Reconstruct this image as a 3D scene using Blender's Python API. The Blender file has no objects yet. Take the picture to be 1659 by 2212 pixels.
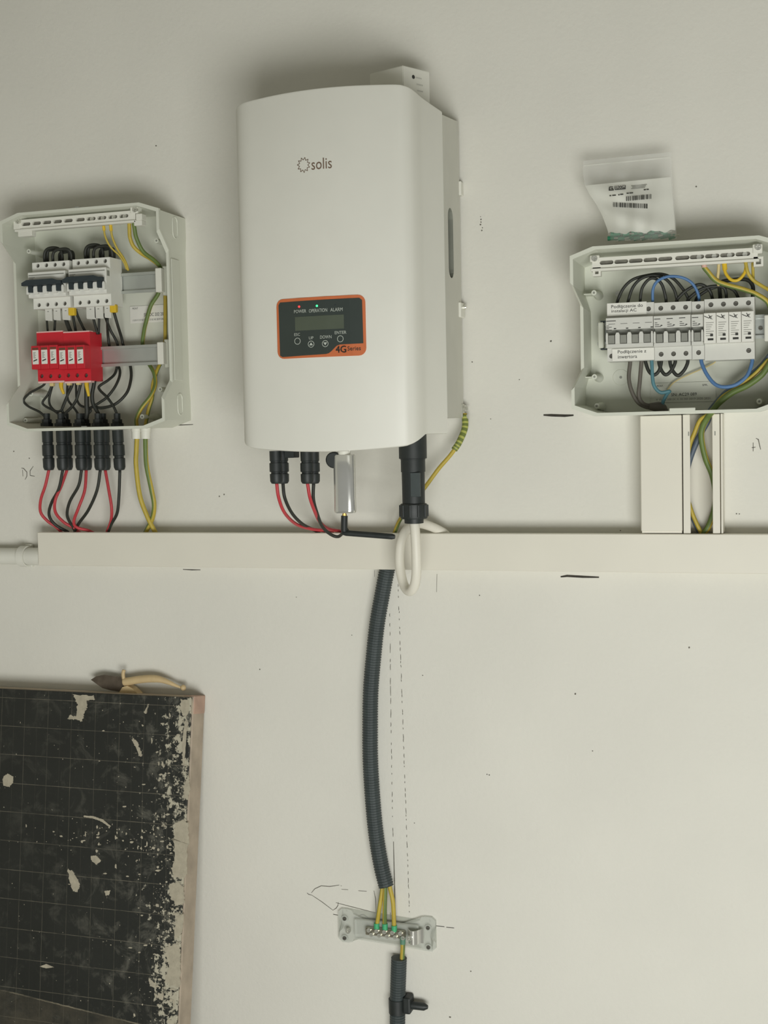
import bpy, bmesh, math, random
from mathutils import Vector, Matrix
random.seed(7)
S = bpy.context.scene
COL = S.collection

# ------------------------------------------------------------------ camera
FPX = 2800.0
CF = Vector((-0.31184658, 0.94856079, -0.05462721))
CR = Vector((0.95012897, 0.31117344, -0.02064065))
CU = Vector((0.00258037, 0.05833961, 0.99829346))
CC = Vector((0.687419695, -2.03856953, 0.0))
cam = bpy.data.cameras.new('camera')
cam.sensor_fit = 'VERTICAL'
cam.sensor_height = 36.0
cam.lens = FPX * 36.0 / 2212.0
cam.clip_start = 0.01
camo = bpy.data.objects.new('camera', cam)
camo.matrix_world = Matrix(((CR.x, CU.x, -CF.x, CC.x), (CR.y, CU.y, -CF.y, CC.y), (CR.z, CU.z, -CF.z, CC.z), (0, 0, 0, 1)))
COL.objects.link(camo)
S.camera = camo

# ------------------------------------------------------------------ world, daylight, exposure
w = bpy.data.worlds.new('world')
S.world = w
w.use_nodes = True
bg = w.node_tree.nodes['Background']
bg.inputs[0].default_value = (0.99, 1.0, 0.97, 1)
bg.inputs[1].default_value = 0.26

def area(name, loc, target, sx, sy, power, color):
    l = bpy.data.lights.new(name, 'AREA')
    l.shape = 'RECTANGLE'
    l.size, l.size_y, l.energy, l.color = sx, sy, power, color
    o = bpy.data.objects.new(name, l)
    o.location = loc
    o.rotation_euler = (Vector(target) - Vector(loc)).to_track_quat('-Z', 'Y').to_euler()
    COL.objects.link(o)
    return o
# daylight from the open doorway in front, to the right and low
area('doorway_daylight', (1.15, -2.6, -1.0), (0.1, 0, -0.15), 1.7, 0.9, 66, (0.99, 1.0, 0.97))

S.view_settings.view_transform = 'Standard'
S.view_settings.look = 'None'
S.view_settings.gamma = 1.0
S.view_settings.use_curve_mapping = False
S.view_settings.exposure = -0.29

# ------------------------------------------------------------------ helpers
def W(px, py, d):
    """point of the place seen at pixel (px, py), standing d metres in front of the wall"""
    v = CF * FPX + CR * (px - 829.5) - CU * (py - 1106.0)
    return CC + v * ((-d - CC.y) / v.y)

def lin(c):
    return tuple((x / 12.92 if x <= 0.04045 else ((x + 0.055) / 1.055) ** 2.4) for x in (v / 255.0 for v in c))

MATS = {}
def mat(name, rgb, rough=0.5, metal=0.0, var=0.06, scale=40, bump=0.0, bscale=300, spec=0.5, emit=None, trans=0.0, alpha=1.0):
    m = bpy.data.materials.new(name)
    m.use_nodes = True
    nt = m.node_tree
    b = nt.nodes['Principled BSDF']
    b.inputs['Roughness'].default_value = rough
    b.inputs['Metallic'].default_value = metal
    b.inputs['Specular IOR Level'].default_value = spec
    c = lin(rgb)
    tc = nt.nodes.new('ShaderNodeTexCoord')
    n = nt.nodes.new('ShaderNodeTexNoise')
    n.inputs['Scale'].default_value = scale
    n.inputs['Detail'].default_value = 4
    nt.links.new(tc.outputs['Object'], n.inputs['Vector'])
    r = nt.nodes.new('ShaderNodeValToRGB')
    r.color_ramp.elements[0].position = 0.3
    r.color_ramp.elements[1].position = 0.7
    r.color_ramp.elements[0].color = tuple(max(0, x * (1 - var)) for x in c) + (1,)
    r.color_ramp.elements[1].color = tuple(min(1, x * (1 + var)) for x in c) + (1,)
    nt.links.new(n.outputs['Fac'], r.inputs['Fac'])
    nt.links.new(r.outputs['Color'], b.inputs['Base Color'])
    if bump:
        n2 = nt.nodes.new('ShaderNodeTexNoise')
        n2.inputs['Scale'].default_value = bscale
        n2.inputs['Detail'].default_value = 6
        nt.links.new(tc.outputs['Object'], n2.inputs['Vector'])
        bp = nt.nodes.new('ShaderNodeBump')
        bp.inputs['Strength'].default_value = bump
        bp.inputs['Distance'].default_value = 0.002
        nt.links.new(n2.outputs['Fac'], bp.inputs['Height'])
        nt.links.new(bp.outputs['Normal'], b.inputs['Normal'])
    if emit:
        b.inputs['Emission Color'].default_value = lin(emit[0]) + (1,)
        b.inputs['Emission Strength'].default_value = emit[1]
    if trans:
        b.inputs['Transmission Weight'].default_value = trans
    if alpha < 1:
        b.inputs['Alpha'].default_value = alpha
    MATS[name] = m
    return m

M_wall = mat('wall_paint', (226, 224, 214), 0.85, var=0.025, scale=5, bump=0.25, bscale=160, spec=0.2)
M_floor = mat('floor_concrete', (150, 146, 136), 0.8, var=0.15, scale=6, bump=0.3, bscale=60)
M_ceil = mat('ceiling_paint', (150, 148, 136), 0.9, var=0.03, scale=4)  # kept dark so little light bounces onto the upper wall
M_cover = mat('inverter_white', (228, 227, 217), 0.42, var=0.012, scale=20, spec=0.4)
M_sink = mat('inverter_grey_white', (206, 205, 194), 0.5, var=0.03, scale=20, spec=0.35)
M_box = mat('box_plastic', (216, 218, 204), 0.45, var=0.02, scale=14, spec=0.4)
M_white = mat('white_plastic', (229, 228, 217), 0.4, var=0.02, scale=30, spec=0.4)
M_trunk = mat('trunk_pvc', (230, 226, 212), 0.4, var=0.018, scale=9, spec=0.35)
M_brk = mat('breaker_plastic', (232, 232, 224), 0.4, var=0.02, scale=60, spec=0.4)
M_brk2 = mat('breaker_grey_plastic', (214, 214, 206), 0.4, var=0.02, scale=60, spec=0.4)
M_lever = mat('toggle_grey', (142, 143, 134), 0.45, var=0.04, scale=60)
M_black = mat('black_plastic', (38, 43, 42), 0.5, var=0.15, scale=90)
M_toggle = mat('toggle_slate', (46, 56, 60), 0.5, var=0.08, scale=90)
M_bwire = mat('black_insulation', (44, 46, 40), 0.55, var=0.12, scale=60)
M_gwire = mat('grey_insulation', (98, 93, 84), 0.55, var=0.1, scale=60)
M_rwire = mat('red_insulation', (190, 60, 66), 0.5, var=0.08, scale=60)
M_blue = mat('blue_insulation', (84, 122, 168), 0.5, var=0.08, scale=60)
M_teal = mat('teal_insulation', (84, 130, 140), 0.5, var=0.08, scale=60)
M_yel = mat('yellow_insulation', (190, 168, 66), 0.5, var=0.08, scale=60)
M_grn = mat('green_insulation', (106, 126, 66), 0.5, var=0.08, scale=60)
M_yferr = mat('yellow_ferrule', (222, 186, 44), 0.45, var=0.06, scale=60)
M_gshr = mat('green_shrink', (72, 176, 122), 0.5, var=0.08, scale=60)
M_pink = mat('pink_ferrule', (216, 176, 160), 0.5)
M_pale = mat('pale_insulation', (216, 198, 140), 0.5, var=0.05, scale=60)
M_red = mat('arrester_red', (206, 36, 50), 0.42, var=0.05, scale=50)
M_pinkw = mat('arrester_strip', (236, 196, 190), 0.5)
M_paper = mat('paper_white', (232, 231, 222), 0.7, var=0.02, scale=60)
M_ink = mat('ink_black', (52, 52, 48), 0.7, var=0.1)
M_inkg = mat('ink_grey', (140, 140, 132), 0.7, var=0.1)
M_logo = mat('logo_brown', (112, 92, 74), 0.6)
M_pencil = mat('pencil_graphite', (108, 104, 94), 0.8, var=0.4, scale=120)
M_marker = mat('marker_dark', (60, 56, 48), 0.8, var=0.3, scale=120)
M_zinc = mat('zinc_rail', (196, 200, 194), 0.34, metal=0.6, var=0.05, scale=30)
M_steel = mat('screw_steel', (218, 218, 208), 0.28, metal=0.7, var=0.1, scale=200)
M_dscrew = mat('dull_screw', (112, 110, 102), 0.45, metal=0.6, var=0.2, scale=300)
M_strip = mat('slot_metal', (118, 116, 106), 0.5, metal=0.3, var=0.25, scale=120)
M_silver = mat('silver_casing', (220, 220, 214), 0.2, metal=0.7, var=0.03, scale=20)
M_gold = mat('gold_connector', (214, 180, 110), 0.3, metal=1.0)
M_orange = mat('panel_orange', (206, 112, 66), 0.5, var=0.04, scale=40)
M_panel = mat('panel_charcoal', (58, 66, 62), 0.35, var=0.05, scale=20)
M_lcd = mat('lcd_green', (86, 94, 80), 0.3, var=0.05, scale=30)
M_print = mat('panel_print', (190, 196, 186), 0.6)
M_ledr = mat('led_red', (230, 60, 60), 0.4, emit=((255, 60, 60), 2.0))
M_ledg = mat('led_green', (60, 220, 130), 0.4, emit=((70, 255, 150), 2.0))
M_conduit = mat('conduit_dark', (66, 74, 74), 0.5, var=0.1, scale=40)
M_wood = mat('raw_wood', (176, 162, 144), 0.85, var=0.16, scale=25, bump=0.4, bscale=80)
M_tan = mat('tool_tan', (206, 182, 138), 0.55, var=0.12, scale=30)
M_blade = mat('tool_blade', (98, 88, 76), 0.5, metal=0.4, var=0.25, scale=60)
M_clear = mat('earth_base_clear', (224, 227, 218), 0.3, var=0.03, scale=20, alpha=0.42)
M_ggreen = mat('terminal_green', (54, 140, 104), 0.45, var=0.15, scale=60)
M_film = mat('bag_film', (238, 238, 232), 0.3, var=0.02, scale=20, alpha=0.22)
M_insert = mat('bag_printed_panel', (236, 236, 226), 0.6, var=0.03, scale=20, alpha=0.93)

OFF = {}
def props(o, label=None, cat=None, group=None, kind=None):
    if label: o['label'] = label
    if cat: o['category'] = cat
    if group: o['group'] = group
    if kind: o['kind'] = kind
    return o

def root(name, loc, label, cat, group=None):
    o = bpy.data.objects.new(name, None)
    o.empty_display_size = 0.02
    COL.objects.link(o)
    o.location = loc
    OFF[o] = Vector(loc)
    return props(o, label, cat, group)

def fin(bm, name, m, parent=None, smooth=False, label=None, cat=None, group=None, kind=None, recalc=True):
    if recalc:
        bmesh.ops.recalc_face_normals(bm, faces=bm.faces[:])
    if parent is not None:
        off = OFF[parent]
    else:
        xs = [v.co for v in bm.verts]
        off = Vector((sum(v.x for v in xs) / len(xs), sum(v.y for v in xs) / len(xs), min(v.z for v in xs)))
    bmesh.ops.translate(bm, verts=bm.verts[:], vec=-off)
    me = bpy.data.meshes.new(name)
    bm.to_mesh(me)
    bm.free()
    for mm in (m if isinstance(m, (list, tuple)) else [m]):
        me.materials.append(mm)
    if smooth:
        for p in me.polygons:
            p.use_smooth = True
        if smooth != 'all':
            try:
                me.set_sharp_from_angle(angle=math.radians(38))
            except Exception:
                pass
    o = bpy.data.objects.new(name, me)
    COL.objects.link(o)
    if parent is not None:
        o.parent = parent
    else:
        o.location = off
    OFF[o] = off.copy()
    return props(o, label, cat, group, kind)

def inst(mesh, name, parent, loc, label=None):
    o = bpy.data.objects.new(name, mesh)
    COL.objects.link(o)
    o.parent = parent
    o.location = Vector(loc) - OFF[parent]
    OFF[o] = Vector(loc)
    if label: o['label'] = label
    return o

def B():
    return bmesh.new()

def box(bm, x0, x1, y0, y1, z0, z1, bev=0.0, seg=1, mi=0):
    r = bmesh.ops.create_cube(bm, size=1.0)
    vs = r['verts']
    for v in vs:
        v.co = Vector(((x0 + x1) / 2 + v.co.x * (x1 - x0), (y0 + y1) / 2 + v.co.y * (y1 - y0), (z0 + z1) / 2 + v.co.z * (z1 - z0)))
    fs = set(f for v in vs for f in v.link_faces)
    if mi:
        for f in fs: f.material_index = mi
    if bev > 0:
        es = list(set(e for v in vs for e in v.link_edges))
        r2 = bmesh.ops.bevel(bm, geom=es, offset=bev, segments=seg, affect='EDGES', profile=0.5)
        if mi:
            for f in r2['faces']: f.material_index = mi
    return bm

def frame_for(t, up=Vector((0, -1, 0))):
    t = t.normalized()
    a = up - t * up.dot(t)
    if a.length < 1e-4:
        a = Vector((1, 0, 0)) - t * t.x
    a.normalize()
    return a, t.cross(a)

def smooth_path(pts, n=6):
    P = [Vector(p) for p in pts]
    if len(P) < 3:
        return P
    P = [P[0] * 2 - P[1]] + P + [P[-1] * 2 - P[-2]]
    out = []
    for i in range(1, len(P) - 2):
        p0, p1, p2, p3 = P[i - 1], P[i], P[i + 1], P[i + 2]
        for k in range(n):
            t = k / n
            out.append(0.5 * ((2 * p1) + (p2 - p0) * t + (2 * p0 - 5 * p1 + 4 * p2 - p3) * t * t + (3 * p1 - p0 - 3 * p2 + p3) * t ** 3))
    out.append(P[-2])
    return out

def tube(bm, pts, r, n=10, stripe=None, twist=0.0, rings=None, cap=True):
    """swept tube; r number or function(arclength fraction); stripe=(k0,k1) faces get material 1"""
    L = [0.0]
    for a, b in zip(pts, pts[1:]):
        L.append(L[-1] + (b - a).length)
    tot = max(L[-1], 1e-6)
    prev = None
    u = None
    for i, p in enumerate(pts):
        t = (pts[min(i + 1, len(pts) - 1)] - pts[max(i - 1, 0)])
        if t.length < 1e-9: t = Vector((0, 0, 1))
        t.normalize()
        if u is None:
            u, v = frame_for(t)
        else:
            u = (u - t * u.dot(t))
            u.normalize()
            v = t.cross(u)
        rr = r(L[i] / tot) if callable(r) else r
        tw = twist * L[i]
        ring = [bm.verts.new(p + (u * math.cos(2 * math.pi * k / n + tw) + v * math.sin(2 * math.pi * k / n + tw)) * rr) for k in range(n)]
        if prev:
            for k in range(n):
                f = bm.faces.new((prev[k], prev[(k + 1) % n], ring[(k + 1) % n], ring[k]))
                if stripe and (k - stripe[0]) % n < stripe[1] - stripe[0]:
                    f.material_index = 1
                if rings and rings(i):
                    f.material_index = 1
        elif cap:
            bm.faces.new(ring[::-1])
        prev = ring
    if cap:
        bm.faces.new(prev)
    return bm

def lathe(bm, prof, org, axis, n=20):
    """prof: list of (along, radius) on the axis"""
    ax = Vector(axis).normalized()
    u, v = frame_for(ax)
    prev = None
    for (a, r) in prof:
        ring = [bm.verts.new(Vector(org) + ax * a + (u * math.cos(2 * math.pi * k / n) + v * math.sin(2 * math.pi * k / n)) * r) for k in range(n)]
        if prev:
            for k in range(n):
                bm.faces.new((prev[k], prev[(k + 1) % n], ring[(k + 1) % n], ring[k]))
        else:
            bm.faces.new(ring[::-1])
        prev = ring
    bm.faces.new(prev)
    return bm

def prism(bm, pts, d0, d1, to=None):
    """outline pts (X, Z) on the wall plane extruded from depth d0 to d1"""
    to = to or (lambda x, z, d: Vector((x, -d, z)))
    a = [bm.verts.new(to(x, z, d0)) for x, z in pts]
    b = [bm.verts.new(to(x, z, d1)) for x, z in pts]
    bm.faces.new(a)
    bm.faces.new(b[::-1])
    n = len(pts)
    for i in range(n):
        bm.faces.new((a[i], a[(i + 1) % n], b[(i + 1) % n], b[i]))
    return bm

def circ(cx, cz, r, n=14, a0=0.0, rz=None):
    return [(cx + r * math.cos(a0 + 2 * math.pi * k / n), cz + (rz or r) * math.sin(a0 + 2 * math.pi * k / n)) for k in range(n)]

def obround(cx, cz, w, h, n=6):
    r = min(w, h) / 2
    pts = []
    if w >= h:
        for k in range(n + 1):
            a = -math.pi / 2 + math.pi * k / n
            pts.append((cx + w / 2 - r + r * math.cos(a), cz + r * math.sin(a)))
        for k in range(n + 1):
            a = math.pi / 2 + math.pi * k / n
            pts.append((cx - w / 2 + r + r * math.cos(a), cz + r * math.sin(a)))
    else:
        for k in range(n + 1):
            a = math.pi * k / n
            pts.append((cx + r * math.cos(a), cz + h / 2 - r + r * math.sin(a)))
        for k in range(n + 1):
            a = math.pi + math.pi * k / n
            pts.append((cx + r * math.cos(a), cz - h / 2 + r + r * math.sin(a)))
    return pts

def rrect(x0, x1, z0, z1, r, n=5):
    pts = []
    for (cx, cz, a0) in ((x1 - r, z0 + r, -90), (x1 - r, z1 - r, 0), (x0 + r, z1 - r, 90), (x0 + r, z0 + r, 180)):
        for k in range(n + 1):
            a = math.radians(a0 + 90 * k / n)
            pts.append((cx + r * math.cos(a), cz + r * math.sin(a)))
    return pts

def plate(bm, outer, holes, dback, dfront, dhole, to=None, hmi=0):
    """plate with recessed (dhole) holes in its front face"""
    to = to or (lambda x, z, d: Vector((x, -d, z)))
    edges = []
    loops = []
    for lp in [outer] + holes:
        vs = [bm.verts.new(to(x, z, dfront)) for x, z in lp]
        loops.append(vs)
        for i in range(len(vs)):
            edges.append(bm.edges.new((vs[i], vs[(i + 1) % len(vs)])))
    bmesh.ops.triangle_fill(bm, use_beauty=True, use_dissolve=False, edges=edges)
    for li, (lp, vs) in enumerate(zip([outer] + holes, loops)):
        d = dback if li == 0 else dhole
        ws = [bm.verts.new(to(x, z, d)) for x, z in lp]
        n = len(vs)
        for i in range(n):
            f = bm.faces.new((vs[i], vs[(i + 1) % n], ws[(i + 1) % n], ws[i]))
            if li: f.material_index = hmi
        f = bm.faces.new(ws)
        if li: f.material_index = hmi
    return bm

_txt = {}
def glyphs(s):
    if s in _txt: return _txt[s]
    c = bpy.data.curves.new('t', 'FONT')
    c.body = s
    c.resolution_u = 3
    o = bpy.data.objects.new('t', c)
    COL.objects.link(o)
    bpy.context.view_layer.update()
    me = o.to_mesh()
    vs = [(v.co.x, v.co.y) for v in me.vertices]
    fs = [tuple(p.vertices) for p in me.polygons]
    o.to_mesh_clear()
    bpy.data.objects.remove(o)
    bpy.data.curves.remove(c)
    x0 = min(v[0] for v in vs); x1 = max(v[0] for v in vs)
    y0 = min(v[1] for v in vs); y1 = max(v[1] for v in vs)
    vs = [((x - x0) / (x1 - x0), (y - y0) / (y1 - y0)) for x, y in vs]
    _txt[s] = (vs, fs)
    return _txt[s]

def text(bm, s, px0, px1, py0, py1, d, dfun=None):
    """flat lettering filling the pixel rectangle, lying d in front of the wall"""
    vs, fs = glyphs(s)
    pm, qm = (px0 + px1) / 2, (py0 + py1) / 2
    X0, X1 = W(px0, qm, d).x, W(px1, qm, d).x
    Z0, Z1 = W(pm, py1, d).z, W(pm, py0, d).z
    nv = []
    for (u, v) in vs:
        x = X0 + (X1 - X0) * u
        z = Z0 + (Z1 - Z0) * v
        dd = dfun(x) if dfun else d
        nv.append(bm.verts.new((x, -dd, z)))
    for f in fs:
        try: bm.faces.new([nv[i] for i in f])
        except ValueError: pass
    return bm

def strip(bm, pts, wd, d, px=True):
    """ink line of width wd metres on a plane d in front of the wall"""
    P = [W(p[0], p[1], d) if px else Vector((p[0], -d, p[1])) for p in pts]
    prev = None
    for i, p in enumerate(P):
        t = P[min(i + 1, len(P) - 1)] - P[max(i - 1, 0)]
        t.normalize()
        nrm = Vector((-t.z, 0, t.x)) * wd * 0.5 * (1.0 if 0 < i < len(P) - 1 else 0.6)
        a, b = bm.verts.new(p + nrm), bm.verts.new(p - nrm)
        if prev: bm.faces.new((prev[0], a, b, prev[1]))
        prev = (a, b)
    return bm

def rect(px0, px1, py0, py1, d):
    pm, qm = (px0 + px1) / 2, (py0 + py1) / 2
    return W(px0, qm, d).x, W(px1, qm, d).x, W(pm, py1, d).z, W(pm, py0, d).z

def path(pts, d=None, n=6):
    return smooth_path([W(p[0], p[1], p[2] if len(p) > 2 else d) for p in pts], n)

def screw_mesh(name, r, h=0.0015, m=None, cross=False):
    """small screw head with a slot cut across, axis along -Y, centred on origin"""
    bm = B()
    ring = circ(0, 0, r, 12)
    s = r * 0.16
    slot = [(-r * 0.72, -s), (r * 0.72, -s), (r * 0.72, s), (-r * 0.72, s)]
    if cross:
        k = r * 0.7
        slot = [(-k, -s), (-s, -s), (-s, -k), (s, -k), (s, -s), (k, -s), (k, s), (s, s), (s, k), (-s, k), (-s, s), (-k, s)]
    plate(bm, ring, [slot], -h, h, 0.0)
    bmesh.ops.recalc_face_normals(bm, faces=bm.faces[:])
    me = bpy.data.meshes.new(name)
    bm.to_mesh(me); bm.free()
    me.materials.append(m or M_dscrew)
    return me
SCREW = screw_mesh('terminal_screw', 0.0031)
SCREWX = screw_mesh('cross_screw', 0.0046, 0.002, M_steel, True)
SCREWS = screw_mesh('bar_screw', 0.0036, 0.0018, M_steel, False)

# ------------------------------------------------------------------ the setting
FZ, CZ = -1.50, 1.18
bm = B(); box(bm, -1.9, 3.2, 0.0, 0.12, FZ, CZ)
wall = fin(bm, 'wall_back', M_wall, kind='structure', label='off-white plastered wall with pencil marks')
bm = B(); box(bm, -1.9, 3.2, -4.2, 0.12, FZ - 0.1, FZ)
fin(bm, 'floor', M_floor, kind='structure', label='grey concrete floor')
bm = B(); box(bm, -1.9, 3.2, -4.2, 0.12, CZ, CZ + 0.1)  # out of view, added to block ambient light and darken the wall's top
fin(bm, 'ceiling', M_ceil, kind='structure', label='pale painted ceiling')
bm = B(); box(bm, -2.0, -1.9, -4.2, 0.12, FZ, CZ)  # out of view, added to keep ambient light off the left side
fin(bm, 'shade_wall_left', M_wall, kind='structure', label='off-white side wall')

# pencil and marker marks on the wall
MK = 0.0004
def marks(name, lines, wd, m):
    bm = B()
    for l in lines: strip(bm, l, wd, MK)
    return fin(bm, name, m, wall, recalc=False)
def dashed(a, b, n, duty, wob=1.0):
    out = []
    for i in range(n):
        q0 = random.uniform(-.3, .3)
        t0, t1 = max(0, (i + q0) / n), (i + q0 + duty * random.uniform(0.3, 1.4)) / n
        out.append([(a[0] + (b[0] - a[0]) * t + random.uniform(-wob, wob) * 0.5, a[1] + (b[1] - a[1]) * t) for t in (t0, (t0 + t1) / 2, min(t1, 1))])
    return out
marks('pencil_line', dashed((842, 1325), (845, 1600), 12, 0.9) + dashed((845, 1600), (849, 1820), 12, 0.45), 0.0011, M_pencil)
marks('pencil_line', [[(850, 1818), (852, 1900), (853, 1950), (855, 1985)]], 0.0019, M_pencil)
marks('pencil_line', dashed((860, 1262), (868, 1500), 16, 0.6) + dashed((868, 1500), (885, 1985), 34, 0.65), 0.0011, M_pencil)
marks('pencil_line', [[(809, 1232), (809, 1246)], [(1521, 975), (1522, 1130)], [(944, 1240), (943, 1279)]], 0.0010, M_pencil)
marks('pencil_outline', [[(663, 1929), (667, 1932), (674, 1934)], [(674, 1934), (695, 1948), (719.6, 1966.6)], [(719.6, 1966), (726, 1962), (730, 1956), (731, 1949)],
      [(725.6, 1950), (760, 1959), (812, 1972)], [(672.5, 1929), (680, 1920), (694, 1913.5), (712, 1915), (733, 1912)], [(736, 1913), (738, 1914)], [(737.6, 1921), (752, 1922)],
      [(774, 1924), (792, 1925.5)], [(807.6, 1924), (811, 1940), (812.4, 1971)], [(773, 1980), (780, 1976), (786, 1976), (799, 1985)], [(843, 1971), (844, 1988)]], 0.0012, M_pencil)
marks('pencil_line', [[(719.6, 1975), (730, 1977)], [(764, 1981), (830, 1987), (907, 1996)], [(942, 2000), (960, 2002)], [(964, 2003), (981, 2004.7)], [(748, 1965), (749, 1969)], [(928, 1986), (929, 1991)]], 0.0017, M_marker)
marks('pencil_letters', [[(46, 1011), (51, 1012), (58, 1020), (58, 1029), (54, 1036)], [(48.5, 1015), (49.5, 1029)], [(72, 1007), (65, 1017), (65, 1027), (75, 1029)]], 0.0014, M_pencil)
marks('pencil_letters', [[(1627, 956), (1627, 975)], [(1624, 967), (1632, 966)], [(1633, 947), (1638, 949), (1643, 971)]], 0.0015, M_pencil)
marks('marker_dash', [[(1174, 896.5), (1190, 897), (1220, 898), (1239, 897)]], 0.0040, M_marker)
marks('marker_dash', [[(1211, 1246), (1225, 1244), (1260, 1246), (1294, 1247)]], 0.0036, M_marker)
marks('marker_dash', [[(395, 1230), (415, 1231), (433, 1231)]], 0.0016, M_marker)
marks('marker_dash', [[(352, 917.5), (380, 918.5), (417, 917)]], 0.0016, M_marker)
bm = B()
for (x, y, r) in [(1038, 468, 1.2), (1039, 474, 1.5), (1039, 480, 1.6), (1037.5, 485, 1.8), (1042, 492, 1.4), (1041, 498, 1.8), (1190, 737, 2), (1489, 1399, 2), (1243, 1499, 2.2), (1017, 2098, 1.6),
                  (972, 2197, 2.4), (337, 315, 2), (1504, 403, 1.6), (561, 1446, 1.6), (1052, 1673, 1.5), (1057, 1674, 1.5), (1290, 1230, 1.2), (1591, 1110, 1.4), (1597, 1110, 1.4), (1340, 1146, 1.4), (895, 1778, 1.3),
                  (760, 1372, 1.3), (913, 1459, 1.3), (1280, 1622, 1.2), (640, 1290, 1.1), (1036, 1286, 1.5), (1122, 820, 1.2), (1060, 905, 1.2), (484, 1068, 2), (474, 1072, 2), (1020, 782, 1.4), (30, 975, 2.0), (63, 990, 1.8)]:
    P = W(x, y, MK)
    q = r * 0.0008
    bm.faces.new([bm.verts.new((P.x + q * math.cos(k * 1.047 + x) * random.uniform(.6, 1.2), -MK, P.z + q * math.sin(k * 1.047 + x) * random.uniform(.6, 1.2))) for k in range(6)])
fin(bm, 'paint_speck', M_pencil, wall, kind='stuff', recalc=False)

# ------------------------------------------------------------------ inverter
ZT, ZB = 0.4987, 0.0092
prof = [(0.1592, .11), (0.1495, .139), (0.1425, .163), (0.1395, .178), (0.1355, .192), (0.129, .2015), (0.118, .2085), (0.082, .2155), (0.045, .2205), (0.005, .2225), (-.035, .221), (-.072, .2165),
        (-.108, .2095), (-.126, .2045), (-.138, .198), (-.146, .189), (-.1505, .176), (-.154, .150), (-.159, .11)]
def cover_d(x):
    pts = sorted(prof[4:-3])
    for (a, da), (b, db) in zip(pts, pts[1:]):
        if a <= x <= b: return da + (db - da) * (x - a) / (b - a)
    return .20
inv = root('solar_inverter', (0, -0.02, ZB), 'large white wall-mounted solar inverter with orange-framed display', 'inverter')
bm = B()
sm = []
for i in range(len(prof) - 1):      # finer outline
    for k in range(3):
        t = k / 3
        p0 = prof[max(i - 1, 0)]; p1 = prof[i]; p2 = prof[i + 1]; p3 = prof[min(i + 2, len(prof) - 1)]
        sm.append(tuple(0.5 * (2 * p1[j] + (p2[j] - p0[j]) * t + (2 * p0[j] - 5 * p1[j] + 4 * p2[j] - p3[j]) * t * t + (3 * p1[j] - p0[j] - 3 * p2[j] + p3[j]) * t ** 3) for j in (0, 1)))
sm.append(prof[-1])
RB = 0.0035
rows = [(ZB, -1, 1.0), (ZB + RB * .3, -1, .3), (ZB + RB, -1, 0), ((ZB + ZT) / 2, 0, 0), (ZT - RB, 1, 0), (ZT - RB * .3, 1, .3), (ZT, 1, 1.0)]
grid = []
for (z, s, ins) in rows:
    row = []
    for i, (x, d) in enumerate(sm):
        a, b = sm[max(i - 1, 0)], sm[min(i + 1, len(sm) - 1)]
        t = Vector((b[0] - a[0], b[1] - a[1])).normalized()
        nx, nd = t[1], -t[0]      # outward
        k = ins * RB
        x2, d2 = x - nx * k, d - nd * k
        row.append(bm.verts.new((x2, -d2, z + (0.2 * (d - .11) if s > 0 else (-.0235 * max(0, d - .165) / .0575 if s < 0 else 0)))))
    grid.append(row)
for r0, r1 in zip(grid, grid[1:]):
    for i in range(len(sm) - 1):
        bm.faces.new((r0[i], r0[i + 1], r1[i + 1], r1[i]))
bm.faces.new(grid[0]); bm.faces.new(grid[-1][::-1])
bm.faces.new([g[0] for g in grid] + [g[-1] for g in grid[::-1]])
fin(bm, 'front_cover', M_cover, inv, smooth=True)

# finned body behind the cover, with a grip slot in its right side
HX0, HX1, HZ0, HZ1 = -0.159, 0.159, 0.0345, 0.507
to = lambda d_, z_, q: Vector((HX1 - 0.0 + q, -d_, z_))
bm = B()
outer = [(0.012, HZ0), (0.108, HZ0), (0.108, HZ1 - .014), (0.012, HZ1 - .003)]
slot = obround(0.071, 0.305, 0.030, 0.108, 8)
plate(bm, outer, [slot], -0.318, 0.0, -0.150, to, 1)
fin(bm, 'heat_sink', [M_sink, mat('grip_slot_shade_metal', (138, 140, 128), .6, metal=.2)], inv)  # slot lined in darker metal, its shade put into the colour
for (z0, z1) in ((0.10, 0.16), (0.36, 0.44)):
    bm = B(); box(bm, -0.13, 0.13, -0.014, 0, z0, z1); fin(bm, 'wall_bracket', M_zinc, inv)
x0, x1, z0, z1 = rect(990, 997, 394, 424, .004)
bm = B(); box(bm, HX1 - .004, HX1 + .0035, -0.016, -0.001, z0, z1, .001)
fin(bm, 'mounting_tab', M_white, inv)
x0, x1, z0, z1 = rect(989, 1000, 655, 687, .012)
bm = B(); box(bm, HX1 - .002, HX1 + .0035, -0.030, -0.004, z0, z1, .001)
tab = fin(bm, 'mounting_tab', M_white, inv)
P = W(998, 664, .014)
bm = B(); lathe(bm, [(0, .0045), (.003, .0045), (.003, .0025), (.005, .002)], (HX1 + .0035, P.y, P.z), (1, 0, 0), 10)
fin(bm, 'screw', M_steel, tab)
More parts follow.
